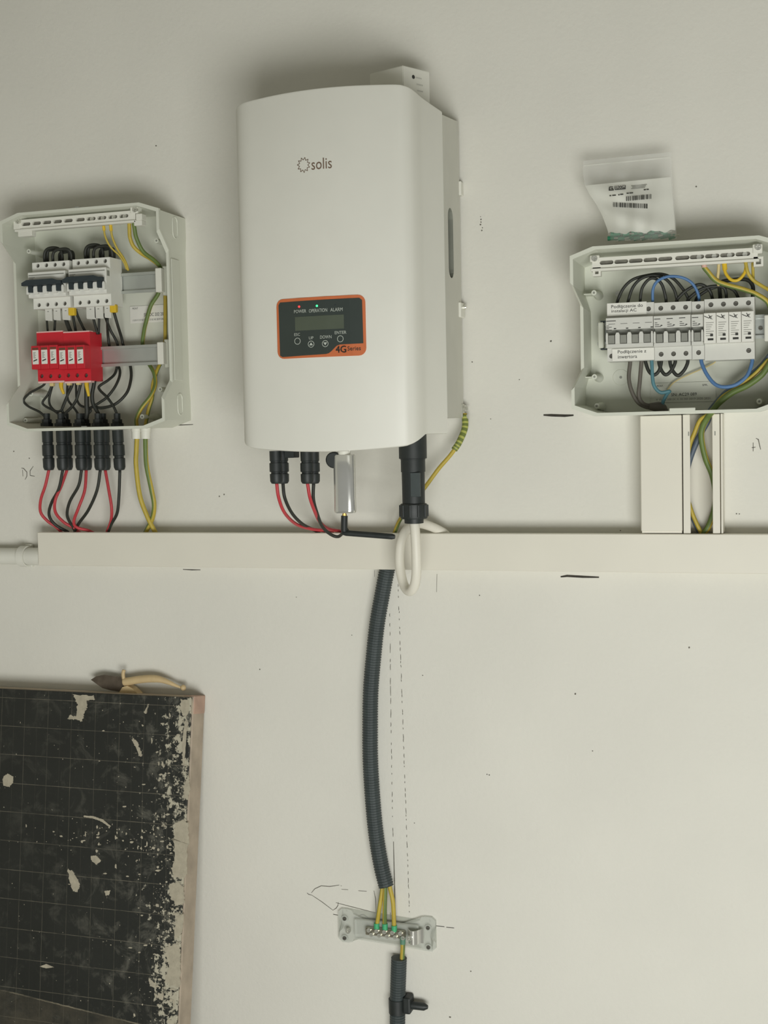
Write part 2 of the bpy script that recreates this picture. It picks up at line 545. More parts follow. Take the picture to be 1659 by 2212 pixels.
# badge: sun ring and name
bm = B()
c = W(657, 357, .22); N = 11
R0, R1 = 0.0068, 0.0104
ring = []
for k in range(N * 2):
    a = 2 * math.pi * k / (N * 2) + .2
    rr = R1 if k % 2 == 0 else R0
    ring.append((c.x + rr * math.cos(a), c.z + rr * math.sin(a) * 1.08))
for i in range(N * 2):
    a, b = ring[i], ring[(i + 1) % (N * 2)]
    t = Vector((b[0] - a[0], b[1] - a[1])).normalized(); n_ = Vector((-t[1], t[0])) * .00045
    bm.faces.new([bm.verts.new((x, -cover_d(x) - .0007, z)) for x, z in ((a[0] + n_[0], a[1] + n_[1]), (b[0] + n_[0], b[1] + n_[1]), (b[0] - n_[0], b[1] - n_[1]), (a[0] - n_[0], a[1] - n_[1]))])
fin(bm, 'sun_emblem', M_logo, inv, recalc=False, label='thin brown sun emblem')
bm = B(); text(bm, 'solis', 674, 718, 342, 366, .22, lambda x: cover_d(x) + .0007)
fin(bm, 'maker_lettering', M_logo, inv, recalc=False, label='thin brown lettering')

# display panel following the curved cover
def bend(bm, off):
    xs = [v.co.x for v in bm.verts]
    n = 14
    for i in range(1, n):
        x = min(xs) + (max(xs) - min(xs)) * i / n
        bmesh.ops.bisect_plane(bm, geom=bm.verts[:] + bm.edges[:] + bm.faces[:], plane_co=(x, 0, 0), plane_no=(1, 0, 0))
    for v in bm.verts:
        v.co.y = v.co.y - cover_d(v.co.x) - off
    return bm
x0, x1, z0, z1 = rect(595.5, 788.5, 641, 771.5, .222)
PX0, PX1, PZ0, PZ1 = x0, x1, z0, z1
bm = B(); prism(bm, rrect(x0, x1, z0, z1, .011), -0.003, 0.0012); bend(bm, 0)
disp = fin(bm, 'display_panel', M_orange, inv, label='orange display frame')
def pc(u, v): return (PX0 + (PX1 - PX0) * u, PZ1 - (PZ1 - PZ0) * v)
dark = [pc(*q) for q in [(.032, .945), (.028, .10), (.045, .055), (.94, .052), (.968, .09), (.972, .80), (.72, .806), (.685, .825), (.66, .86), (.63, .905), (.60, .94), (.57, .953), (.06, .97)]]
bm = B(); prism(bm, dark, 0.0008, 0.0018); bend(bm, 0)
face = fin(bm, 'display_face', M_panel, disp, label='charcoal keypad face')
bm = B(); a, b = pc(.222, .545), pc(.772, .315)
prism(bm, [(a[0], a[1]), (b[0], a[1]), (b[0], b[1]), (a[0], b[1])], 0.0012, 0.0022); bend(bm, 0)
fin(bm, 'lcd_screen', M_lcd, disp, label='dim green-grey screen')
for (u, v, mm, nm) in ((.275, .145, M_ledr, 'red'), (.478, .15, M_ledg, 'green')):
    q = pc(u, v); bm = B(); lathe(bm, [(0, .0017), (.0012, .0016), (.0018, .0009)], (q[0], -cover_d(q[0]) - .0015, q[1]), (0, -1, 0), 10)
    fin(bm, 'indicator_light', mm, disp, label=nm + ' indicator light')
q = pc(.68, .15); bm = B(); lathe(bm, [(0, .0012), (.0005, .0011)], (q[0], -cover_d(q[0]) - .0017, q[1]), (0, -1, 0), 10); fin(bm, 'indicator_light', M_toggle, disp)
PD = lambda x: cover_d(x) + .0024
for s, r in (('POWER', (635, 662, 669, 676)), ('OPERATION', (668, 708, 667, 674.5)), ('ALARM', (714.5, 740.5, 665, 672.5)), ('ESC', (635.5, 648.5, 719.5, 725.5)), ('UP', (668, 678, 727, 733)), ('DOWN', (692.5, 717, 724.5, 731.5)), ('ENTER', (724, 748.5, 715, 721.5))):
    bm = B(); text(bm, s, *r, .2225, PD); fin(bm, 'panel_lettering', M_print, disp, recalc=False)
bm = B(); text(bm, '4G', 727, 749, 747.5, 762, .22, PD); text(bm, '4G', 727.6, 749.6, 747.8, 762.3, .22, PD); fin(bm, 'panel_lettering', M_ink, disp, recalc=False)
bm = B(); text(bm, 'Series', 753, 780.5, 748.5, 757.5, .2185, PD); fin(bm, 'panel_lettering', M_ink, disp, recalc=False)
for (x, y, ar) in ((643, 737, 0), (673, 743.5, 1), (704, 742.5, -1), (736, 732, 0)):
    c = W(x, y, .222); bm = B()
    n = 20
    for k in range(n):
        a0, a1 = 2 * math.pi * k / n, 2 * math.pi * (k + 1) / n
        bm.faces.new([bm.verts.new((c.x + r * math.cos(a), -PD(c.x), c.z + r * math.sin(a))) for r, a in ((.0050, a0), (.0050, a1), (.0042, a1), (.0042, a0))])
    if ar:
        bm.faces.new([bm.verts.new((c.x + u * .0030, -PD(c.x), c.z + ar * v * .0026)) for u, v in ((-1, -.7), (1, -.7), (0, 1))])
    fin(bm, 'push_button', M_print, disp, recalc=False)

# sockets and caps under the inverter
P = W(721, 993, .165); bm = B(); lathe(bm, [(0, .0125), (.006, .0128), (.008, .011)], P + Vector((0, .004, 0)), (0.1, -1, -.1), 20)
fin(bm, 'port_cap', M_black, inv, smooth=True, label='round black port cap')
x0, x1, z0, z1 = rect(619, 639, 970, 989, .17)
bm = B(); box(bm, x0, x1, -.18, -.155, z0, z1 + .02, .001); fin(bm, 'switch_stub', M_black, inv)

# ------------------------------------------------------------------ cables below the inverter
def plug_profile(L):
    return [(0, .0096), (L * .30, .0096), (L * .31, .0086), (L * .36, .0086), (L * .37, .0103), (L * .63, .0103), (L * .645, .0082), (L * .69, .0082), (L * .70, .0102), (L * .92, .0100), (L * .99, .0080), (L, .0050)]
def plug_cable(label, group, top, bot, d, cable, m, r=.0027, mark=False, sock=None, slim=1.0):
    a, b = W(top[0], top[1], d), W(bot[0], bot[1], d)
    t = root('plug_cable', b, label, 'cable', group)
    bm = B()
    L = (b - a).length
    lathe(bm, [(u, q * slim) for u, q in plug_profile(L)], a, b - a, 14)
    pl = fin(bm, 'plug', M_black, t, smooth=True)
    if mark:
        bm = B(); c = a.lerp(b, .38)
        for k in range(4):
            box(bm, c.x - .004 + k * .0022, c.x - .003 + k * .0022, c.y - .0108, c.y - .0100, c.z - .008 + (k % 2) * .003, c.z + .008 - (k % 3) * .002)
        fin(bm, 'plug_marking', M_inkg, pl)
    if sock:
        s0, s1 = W(sock[0], sock[1], d), W(sock[0] + .5, sock[2], d)
        bm = B(); l2 = (s1 - s0).length
        lathe(bm, [(0, .0058), (l2 * .45, .0058), (l2 * .46, .0088), (l2 * .75, .0088), (l2 * .76, .0112), (l2, .0112)], s0, s1 - s0, 8)
        fin(bm, 'socket_nut', M_black, t)
    bm = B(); tube(bm, path([(bot[0], bot[1] - 3, d)] + cable), r, 10)
    fin(bm, 'cable', m, t, smooth='all')
    return t
G1 = 'plug cables under the inverter'
plug_cable('red cable from the left pair of plugs under the inverter', G1, (595, 974), (597.5, 1045), .172, [(602, 1075, .165), (615, 1108, .14), (639.5, 1132, .09), (669.6, 1142, .05), (697, 1146, .03), (721, 1150, .022)], M_rwire)
plug_cable('black cable from the left pair of plugs under the inverter', G1, (609, 974), (611, 1045), .147, [(615, 1075, .145), (630.4, 1108, .12), (651.5, 1130.6, .08), (672, 1142, .04), (690, 1150, .022)], M_bwire)
plug_cable('red cable from the right pair of plugs under the inverter', G1, (662, 974), (664, 1045), .172, [(669.6, 1075, .165), (680, 1105, .14), (690.7, 1127, .10), (709, 1142, .055), (736, 1147.5, .022), (750, 1151, .02)], M_rwire)
plug_cable('black cable looping over the trunking from the right pair of plugs', G1, (676, 974), (677.5, 1045), .147, [(677, 1078, .145), (684.7, 1108, .13), (696.7, 1138, .10), (715, 1154.7, .08), (731, 1159, .07), (742, 1149, .045), (746, 1140, .025), (752, 1149, .02)], M_bwire)

# logger stick with antenna
st = root('logger_stick', W(745, 1108, .16), 'silver logger stick with bent black antenna hanging under the inverter', 'logger')
x0, x1, z0, z1 = rect(722, 767.5, 982, 1108, .16)
cx = (x0 + x1) / 2; hw = (x1 - x0) / 2; cy = -.16
bm = B()
rows = [(z1, .93), (z1 - .002, 1), (z0 + .004, 1), (z0 + .0012, .97), (z0, .9)]
prev = None
sec = rrect(-1, 1, -.62, .62, .6, 8)
for z, s in rows:
    ring = [bm.verts.new((cx + u * hw * s, cy + v * hw * s, z)) for u, v in sec]
    if prev:
        for k in range(len(ring)): bm.faces.new((prev[k], prev[(k + 1) % len(ring)], ring[(k + 1) % len(ring)], ring[k]))
    else: bm.faces.new(ring)
    prev = ring
bm.faces.new(prev[::-1])
fin(bm, 'stick_body', M_silver, st, smooth=True)
bm = B(); lathe(bm, [(0, hw * .58), (.012, hw * .58), (.012, hw * .5), (.02, hw * .5)], (cx, cy, z1), (0, 0, 1), 20)
fin(bm, 'collar', M_white, st, smooth=True)
P = W(744, 1108, .16)
bm = B(); lathe(bm, [(0, .0032), (.003, .0032), (.003, .0038), (.006, .0038)], P + Vector((0, 0, .001)), (0, 0, -1), 8); fin(bm, 'antenna_joint', M_gold, st)
bm = B(); tube(bm, path([(744, 1114, .16), (743.5, 1135, .16), (743.5, 1148, .16)], n=4), .0052, 12)
ant = fin(bm, 'antenna_base', M_black, st, smooth=True)
bm = B(); tube(bm, path([(740, 1151, .16), (800, 1155.5, .157), (853, 1159.5, .155)], n=8), lambda t: .0045 if .03 < t < .97 else .0032, 12)
fin(bm, 'antenna', M_black, st, smooth=True)

# big AC plug with looping white cable
A, Bt = W(891, 938, .135), W(894.5, 1131, .135)
ac = root('mains_plug', Bt, 'thick black mains plug with looping white cable under the inverter', 'plug')
ax = Bt - A; L = ax.length
def seg(a, b): return (a * L, b * L)
bm = B(); lathe(bm, [(0, .0215), (L * .27, .0215), (L * .275, .0192), (L * .285, .0192), (L * .287, .0188), (L * .42, .0188)], A, ax, 28); fin(bm, 'plug_shell', M_black, ac, smooth=True)
bm = B(); lathe(bm, [(L * .42, .0178), (L * .71, .0174), (L * .78, .0174)], A, ax, 20); brl = fin(bm, 'plug_barrel', M_black, ac, smooth=True)
x0, x1, z0, z1 = rect(887, 907.5, 1021, 1073, .153)
bm = B(); box(bm, x0, x1, -.1545, -.150, z0, z1, .0006); fin(bm, 'grip_flat', M_conduit, brl, label='flat lighter grip face')
bm = B()
n = 24
lathe(bm, [(L * .775, .0195), (L * .785, .0210), (L * .93, .0210), (L * .945, .0198)], A, ax, n)
u, v = frame_for(ax)
for k in range(10):
    a = 2 * math.pi * k / 10
    c0 = A + ax.normalized() * L * .79 + (u * math.cos(a) + v * math.sin(a)) * .0205
    tube(bm, [c0, c0 + ax.normalized() * L * .13], .0022, 6)
fin(bm, 'gland_nut', M_black, ac, smooth=True)
bm = B(); lathe(bm, [(L * .94, .0150), (L * .995, .0146), (L * 1.0, .010)], A, ax, 20); fin(bm, 'cable_seal', M_black, ac, smooth=True)
bm = B()
tube(bm, path([(895, 1126, .135), (897.5, 1160, .135), (899.5, 1205, .132), (899, 1245, .126), (893, 1270, .117), (883, 1277, .105), (872, 1262, .094), (864.5, 1230, .088), (863, 1200, .086), (867, 1168, .084), (880, 1143, .076), (903, 1131, .06), (930, 1137, .040), (955, 1149, .025), (965, 1158, .02)], n=8), .0076, 14)
fin(bm, 'white_cable', M_trunk, ac, smooth='all', label='looping white cable')

# earth wire from the inverter
def gy(pts, r, name, label, group=None, parent=None, stripe=(2, 6), twist=12, cat='wire', n=7):
    bm = B(); tube(bm, path(pts, n=n), r, 12, stripe=stripe, twist=twist)
    if parent is not None:
        return fin(bm, name, [M_yel, M_grn], parent, smooth='all')
    return fin(bm, name, [M_yel, M_grn], None, smooth='all', label=label, cat=cat, group=group)
ew = root('earth_wire', W(1003, 898, .02), 'yellow-green earth wire bolted to the inverter\'s right side', 'wire')
gy([(1004.5, 893, .018), (1004, 925, .022), (992, 955, .03), (973, 983, .034), (948, 1012, .036), (920, 1050, .036), (890, 1088, .034), (864, 1123, .03), (853, 1149, .024), (850, 1156, .02)], .0033, 'wire_core', None, parent=ew)
bm = B(); pts = path([(1004.5, 897, .018), (1004, 925, .022), (992, 955, .03), (981, 972, .033)], n=14)
tube(bm, pts, .0052, 12, rings=lambda i: (i % 5) < 3)
fin(bm, 'striped_sleeve', [mat('sleeve_lime', (182, 186, 96), .5), mat('sleeve_olive', (116, 128, 62), .5)], ew, smooth='all', label='green and lime striped sleeve')
x0, x1, z0, z1 = rect(996.5, 1004, 873, 900, .014)
bm = B(); box(bm, HX1 - .0005, HX1 + .002, -.024, -.010, z0 - .002, z1, .0008); box(bm, HX1 - .0005, HX1 + .010, -.022, -.014, z0 - .004, z0 + .003, .001)
fin(bm, 'ring_lug', M_steel, ew)
P = W(1004, 882, .017); bm = B(); lathe(bm, [(0, .0055), (.003, .0055), (.003, .003), (.007, .0028)], (HX1 + .002, P.y, P.z), (1, 0, 0), 6); fin(bm, 'bolt', M_steel, ew)

# small white box standing behind the inverter's top right corner
cn = Vector((0.0954, -0.1, 0)); th = math.radians(-22)
hb = root('small_white_box', (0.09, -.06, HZ1), 'small white box standing on top of the inverter, right corner', 'box')
bm = B()
fx = Vector((math.cos(th), math.sin(th), 0)); fy = Vector((-math.sin(th), math.cos(th), 0))
# front edge direction to the left, side recedes to the wall
pl_ = [Vector((0.0954, -.100, 0)), Vector((0.1240, -.050, 0)), Vector((0.0640, -.020, 0)), Vector((0.0330, -.076, 0))]
a = [bm.verts.new((p.x, p.y, HZ1 + .0045)) for p in pl_]; b = [bm.verts.new((p.x, p.y, .576)) for p in pl_]
bm.faces.new(a); bm.faces.new(b[::-1])
for i in range(4): bm.faces.new((a[i], a[(i + 1) % 4], b[(i + 1) % 4], b[i]))
bmesh.ops.bevel(bm, geom=bm.edges[:], offset=.0012, segments=2, affect='EDGES')
fin(bm, 'box_shell', M_white, hb)
def on_side(u, z, o=.0004):
    p = pl_[0].lerp(pl_[1], u); nrm = Vector((pl_[1].y - pl_[0].y, -(pl_[1].x - pl_[0].x), 0)).normalized()
    p = p + nrm * o
    return Vector((p.x, p.y, z))
bm = B(); c = [on_side(.38 + .055 * math.cos(k * .7854), .562 + .0032 * math.sin(k * .7854)) for k in range(8)]
bm.faces.new([bm.verts.new(p) for p in c]); fin(bm, 'button_dot', M_ink, hb, recalc=False)
bm = B()
for i, (z, u0, u1) in enumerate(((.561, .48, .70), (.551, .50, .74), (.5415, .52, .74))):
    for k in range(5):
        ua = u0 + (u1 - u0) * k / 5; ub = ua + (u1 - u0) / 5 * .6
        bm.faces.new([bm.verts.new(on_side(u_, z_)) for u_, z_ in ((ua, z), (ub, z), (ub, z + .0022), (ua, z + .0022))])
fin(bm, 'fine_print', mat('faint_print', (196, 195, 186), .7), hb, recalc=False)

# ------------------------------------------------------------------ trunking, ducts, white pipe
TD = .04
TZ1 = W(540, 1151, TD).z; TZ0 = W(540, 1227, TD).z
TX0 = W(82, 1186, TD).x
tk = root('cable_trunking', (0.1, -.02, TZ0), 'long horizontal white cable trunking across the wall', 'trunking')
bm = B(); box(bm, TX0, 1.4, -TD + .004, 0, TZ0 + .0015, TZ1 - .0015); fin(bm, 'trunking_base', M_trunk, tk)
bm = B(); box(bm, TX0 - .0006, 1.4, -TD, -TD + .012, TZ0, TZ1, .0012); fin(bm, 'trunking_lid', M_trunk, tk)
DZ0 = TZ1 + .0015
DZ1 = W(1470, 892, .10).z - .0019
dx0, dx1 = W(1383.5, 1020, .045).x, W(1473, 1020, .045).x
dk = root('vertical_duct', ((dx0 + dx1) / 2, -.02, DZ0), 'closed white vertical duct below the right junction box', 'duct')
bm = B(); box(bm, dx0 + .001, dx1 - .001, -.041, 0, DZ0, DZ1); fin(bm, 'duct_base', M_trunk, dk)
bm = B(); box(bm, dx0, dx1, -.045, -.034, DZ0 + .003, DZ1, .0012); fin(bm, 'duct_lid', M_trunk, dk)
ex0, ex1 = W(1475.5, 1020, .045).x, W(1561, 1020, .045).x
a0, a1 = W(1491, 1020, .045).x, W(1539, 1020, .045).x
ek = root('open_duct', ((ex0 + ex1) / 2, -.02, DZ0), 'lidless white vertical duct with wires showing inside', 'duct')
bm = B(); box(bm, ex0, ex1, -.003, 0, DZ0, DZ1); fin(bm, 'duct_back', M_trunk, ek)
for (sx0, sx1, lx0, lx1) in ((ex0, ex0 + .0025, ex0, a0), (ex1 - .0025, ex1, a1, ex1 - .004)):
    bm = B(); box(bm, sx0, sx1, -.043, -.003, DZ0, DZ1); fin(bm, 'duct_side', M_trunk, ek)
    bm = B(); box(bm, lx0, lx1, -.045, -.0425, DZ0, DZ1, .0006); fin(bm, 'duct_lip', M_trunk, ek)
for (x, y) in ((1487.5, 937), (1544.5, 936)):
    x0, x1, z0, z1 = rect(x - 1.2, x + 1.2, y - 4.5, y + 4.5, .0452); bm = B(); box(bm, x0, x1, -.0453, -.0445, z0, z1); fin(bm, 'lid_notch', M_lever, ek)

pp = W(-60, 1199, .02); pq = W(84, 1202, .02); pq.x = TX0 + .003
wp = root('conduit_pipe', (pq.x, pq.y, pq.z - .016), 'white pipe entering the left end of the trunking', 'pipe')
bm = B(); lathe(bm, [(0, .0150), ((pq.x - pp.x), .0150)], (pp.x, -.02, pq.z), (1, 0, 0), 24); fin(bm, 'pipe', M_white, wp, smooth=True)
sa = W(60, 1202, .02)
bm = B(); lathe(bm, [(0, .0155), (.001, .0158), (pq.x - sa.x, .0158)], (sa.x, -.02, pq.z), (1, 0, 0), 24); fin(bm, 'pipe_socket', M_white, wp, smooth=True)
ca = W(46, 1202, .02).x; cb = W(60, 1202, .02).x
cl = root('pipe_clip', ((ca + cb) / 2, -.02, pq.z - .02), 'white clip holding the white pipe on the wall', 'clip')
bm = B()
n = 20
ro, ri = .0188, .0160
prev = None
for k in range(n + 1):
    a = math.radians(-35 + 250 * k / n)
    ring = [bm.verts.new((x, -.02 - r * math.sin(a), pq.z + r * math.cos(a))) for x, r in ((ca, ro), (cb, ro), (cb, ri), (ca, ri))]
    if prev:
        for j in range(4): bm.faces.new((prev[j], prev[(j + 1) % 4], ring[(j + 1) % 4], ring[j]))
    else: bm.faces.new(ring)
    prev = ring
bm.faces.new(prev)
fin(bm, 'clip_ring', M_white, cl, smooth=True)
bm = B(); box(bm, ca, cb, -.008, 0, pq.z - .021, pq.z + .021, .001); fin(bm, 'clip_foot', M_white, cl)

# ------------------------------------------------------------------ junction boxes
def junction_shell(t, X0, X1, Z0, Z1, dr, cutx, cutz, side_lo, side_hi, side_d, inset):
    """open box base: octagonal front rim at depth dr, lower side walls in the middle"""
    # outline, counter-clockwise from bottom left of the bottom edge: (x, z, rim depth)
    def side(x, sgn, up):
        zs = [(Z0 + cutz, dr, 0), (side_lo - .018, dr, 0), (side_lo + .012, side_d, 1), (side_hi - .012, side_d, 1), (side_hi + .018, dr, 0), (Z1 - cutz, dr, 0)]
        if not up: zs = zs[::-1]
        return [(x + sgn * inset * k, z, d) for z, d, k in zs]
    out = [(X0 + cutx, Z0, dr), (X1 - cutx, Z0, dr)] + side(X1, -1, True) + [(X1 - cutx, Z1, dr), (X0 + cutx, Z1, dr)] + side(X0, 1, False)
    cx, cz = (X0 + X1) / 2, (Z0 + Z1) / 2
    TH = .0032
    def inn(x, z, k=TH):
        return (x + k * (1 if x < cx else -1), z + k * (1 if z < cz else -1))
    bm = B()
    n = len(out)
    LIP = .0016
    rings = []
    rings.append([bm.verts.new((x, 0, z)) for x, z, d in out])
    rings.append([bm.verts.new((x, -(d - .007), z)) for x, z, d in out])
    rings.append([bm.verts.new((inn(x, z, -LIP)[0], -(d - .006), inn(x, z, -LIP)[1])) for x, z, d in out])
    rings.append([bm.verts.new((inn(x, z, -LIP)[0], -d, inn(x, z, -LIP)[1])) for x, z, d in out])
    rings.append([bm.verts.new((inn(x, z)[0], -d, inn(x, z)[1])) for x, z, d in out])
    rings.append([bm.verts.new((inn(x, z, .005)[0], -.005, inn(x, z, .005)[1])) for x, z, d in out])
    for a, b in zip(rings, rings[1:]):
        for i in range(n): bm.faces.new((a[i], a[(i + 1) % n], b[(i + 1) % n], b[i]))
    bm.faces.new(rings[0][::-1]); bm.faces.new(rings[-1])
    return fin(bm, 'box_shell', M_box, t)

def post(t, px, py, d1, d0=.005, r0=.0062, r1=.0040, name='screw_post', m=None):
    P = W(px, py, d1)
    bm = B()
    lathe(bm, [(0, r0), (.012, r0 * .95), (.016, r1 * 1.1), (d1 - d0, r1)], (P.x, -d0, P.z), (0, -1, 0), 14)
    o = fin(bm, name, m or M_box, t, smooth=True)
    bm = B(); lathe(bm, [(0, r1 * .42), (.0006, r1 * .42)], (P.x, -d1, P.z), (0, -1, 0), 8); fin(bm, 'post_hole', M_lever, o)
    return o

def terminal_bar(t, pa, pb, h, d, slots, sw, sh, th=.010):
    """pa, pb: pixel end points of the centre line"""
    a, b = W(pa[0], pa[1], d), W(pb[0], pb[1], d)
    zc = (a.z + b.z) / 2
    bm = B()
    holes = []
    for s in slots:
        q = W(s[0], s[1], d)
        holes.append(obround(q.x, zc + h * .04, sw, sh, 5))
    plate(bm, [(a.x, zc - h / 2), (b.x, zc - h / 2), (b.x, zc + h / 2), (a.x, zc + h / 2)], holes, d - th, d, d - th * .8)
    o = fin(bm, 'terminal_bar', M_white, t)
    bm = B()                                   # lower shelf of the bar
    box(bm, a.x - .002, b.x + .002, -d - .003, -d + th, zc - h / 2 - .003, zc - h / 2 + .001, .0006)
    fin(bm, 'bar_ledge', M_white, o)
    bm = B(); box(bm, a.x + .004, b.x - .004, -d + th * .45, -d + th * .6, zc - h * .3, zc + h * .36)
    fin(bm, 'metal_strip', M_strip, o)
    for i, s in enumerate(slots[-4:]):
        q = W(s[0], s[1], d - th * .5)
        inst(SCREWS, 'bar_screw', o, (q.x + .003, -(d - th * .42), zc + h * .04))
    return o, a.x, b.x, zc

def din_rail(t, x0, x1, zc, d):
    bm = B()
    for (za, zb, da, db) in ((-.0125, .0125, d, d + .0012), (.0125, .0137, d, d + .0075), (-.0137, -.0125, d, d + .0075), (.0125, .0175, d + .0065, d + .0077), (-.0175, -.0125, d + .0065, d + .0077)):
        box(bm, x0, x1, -db, -da, zc + za, zc + zb)
    return fin(bm, 'din_rail', M_zinc, t)

def ring_knockout(t, x, d, z, w, h):
    """raised oval knock-out outline on the box's right side (plane X = x)"""
    bm = B()
    pts = obround(d, z, w, h, 6)
    pth = [Vector((x, -a, b)) for a, b in pts]
    pth.append(pth[0])
    tube(bm, pth, .0012, 6, cap=False)
    return fin(bm, 'knockout', M_box, t)

# ---- left box
LX0, LX1 = W(9, 700, .10).x, -0.3315
LZ0, LZ1 = W(180, 927, .10).z, W(165, 451, .10).z
jl = root('junction_box', ((LX0 + LX1) / 2, -.05, LZ0), 'open grey junction box on the left holding red surge arresters', 'junction box')
junction_shell(jl, LX0, LX1, LZ0, LZ1, .10, .036, .012, W(42, 850, .09).z, W(42, 545, .09).z, .066, .0015)
for (x, y, dd) in ((62, 543, .055), (338, 520, .055), (67, 851, .055), (346, 841, .055), (55, 908, .06), (307, 900, .06)):
    post(jl, x, y, dd)
sl = [(x / 3.77, 400 + y / 3.77) for x, y in ((212, 327), (297, 319), (381, 311), (468, 302), (555, 294), (653, 286), (741, 276), (828, 268), (917, 260), (1007, 253))]
tb, bx0, bx1, bz = terminal_bar(jl, (35, 487), (292, 465), .0172, .085, sl, .0175, .0058)
bm = B()
for (x0_, x1_, y0_, y1_) in ((31, 46, 474, 496), (41, 71, 497, 511)):
    r = rect(x0_, x1_, y0_, y1_, .083); box(bm, r[0], r[1], -.087, -.072, r[2], r[3], .001)
fin(bm, 'bar_bracket', M_white, tb)
bm = B()
for (x0_, x1_, y0_, y1_) in ((284, 300, 448, 462), (296, 309, 462, 476), (292, 309, 476, 488)):
    r = rect(x0_, x1_, y0_, y1_, .083); box(bm, r[0], r[1], -.088, -.072, r[2], r[3], .001)
fin(bm, 'bar_bracket', M_white, tb)
for p_ in ((39, 478), (292, 453)):
    q = W(p_[0], p_[1], .088); inst(SCREWX, 'bracket_screw', tb, q)
# rails
RZU = W(300, 611, .035).z; RZL = W(290, 768, .035).z
RXL = W(70, 660, .035).x
rx1 = W(349, 611, .035).x; rx2 = W(352, 768, .035).x
din_rail(jl, RXL, rx1, RZU, .030); din_rail(jl, RXL, rx2, RZL, .030)
for (r1_, r2_) in (((337, 350, 579, 631), (352, 361, 575, 638)), ((341, 354, 739, 787), (356, 365, 733, 794))):
    bm = B(); r = rect(*r1_, .042); box(bm, r[0], r[1], -.045, -.006, r[2], r[3], .001); ho = fin(bm, 'rail_holder', M_white, jl)
    bm = B(); r = rect(*r2_, .03); box(bm, r[0], r[1], -.032, -.006, r[2], r[3], .001); fin(bm, 'holder_clip', M_box, ho)
# sticker
def sticker(t, r, d, lines, m=M_paper):
    x0, x1, z0, z1 = rect(*r, d)
    bm = B(); box(bm, x0, x1, -d, -d + .0006, z0, z1); o = fin(bm, 'paper_sticker', m, t)
    for (s, rr, mm) in lines:
        bm = B(); text(bm, s, *rr, d + .0003); fin(bm, 'printed_lettering', mm, o, recalc=False)
    return o
sticker(jl, (281, 357, 660, 697), .0065, [('MONT', (286, 298, 664.5, 668.5), M_ink), ('SN: DC 202 20', (311, 353, 675.5, 682.5), M_ink), ('I II IV V VI VII VIII IX X XI XII 2019 2020', (287, 356, 688.5, 692.5), M_ink)])
ring_knockout(jl, LX1, .040, W(383, 491, .04).z, .017, .036)
ring_knockout(jl, LX1, .040, W(394, 873, .04).z, .017, .036)
bm = B(); z0, z1 = W(385, 822, .04).z, W(385, 560, .04).z; box(bm, LX1 - .001, LX1 + .0009, -.058, -.030, z0, z1, .0008); fin(bm, 'side_panel', M_box, jl)
bm = B(); r = rect(162, 170, 446.5, 449, .1); box(bm, r[0], r[1], -.1012, -.098, r[2], r[3]); fin(bm, 'lid_catch', M_lever, jl)
bm = B(); r = rect(176, 187, 920.5, 922.5, .1); box(bm, r[0], r[1], -.1008, -.098, r[2], r[3]); fin(bm, 'lid_catch', M_lever, jl)

# ---- modular devices on the rails
def device(name, label, cat, r, dface, dnose, noser, poles, holes_top, holes_bot, m, group, dback=.034, screws=True):
    """r: pixel rect of the terminal face; noser: pixel rect of the raised middle"""
    x0, x1, z0, z1 = rect(*r, dface)
    t = root(name, ((x0 + x1) / 2, -dback, z0), label, cat, group)
    hol = []; sc = []
    for (x, y) in holes_top + holes_bot:
        q = W(x, y, dface); hol.append(circ(q.x, q.z, .0036, 12)); sc.append((q.x, q.z))
    bm = B()
    plate(bm, [(x0, z0), (x1, z0), (x1, z1), (x0, z1)], hol, dback, dface, dface - .006)
    nx0, nx1, nz0, nz1 = rect(*noser, dnose)
    nx0, nx1 = max(nx0, x0), min(nx1, x1)
    o = fin(bm, 'terminal_block', m, t)
    for (x, z) in sc: inst(SCREW, 'terminal_screw', o, (x, -(dface - .0045), z))
    return t, (x0, x1, z0, z1), (nx0, nx1, nz0, nz1)

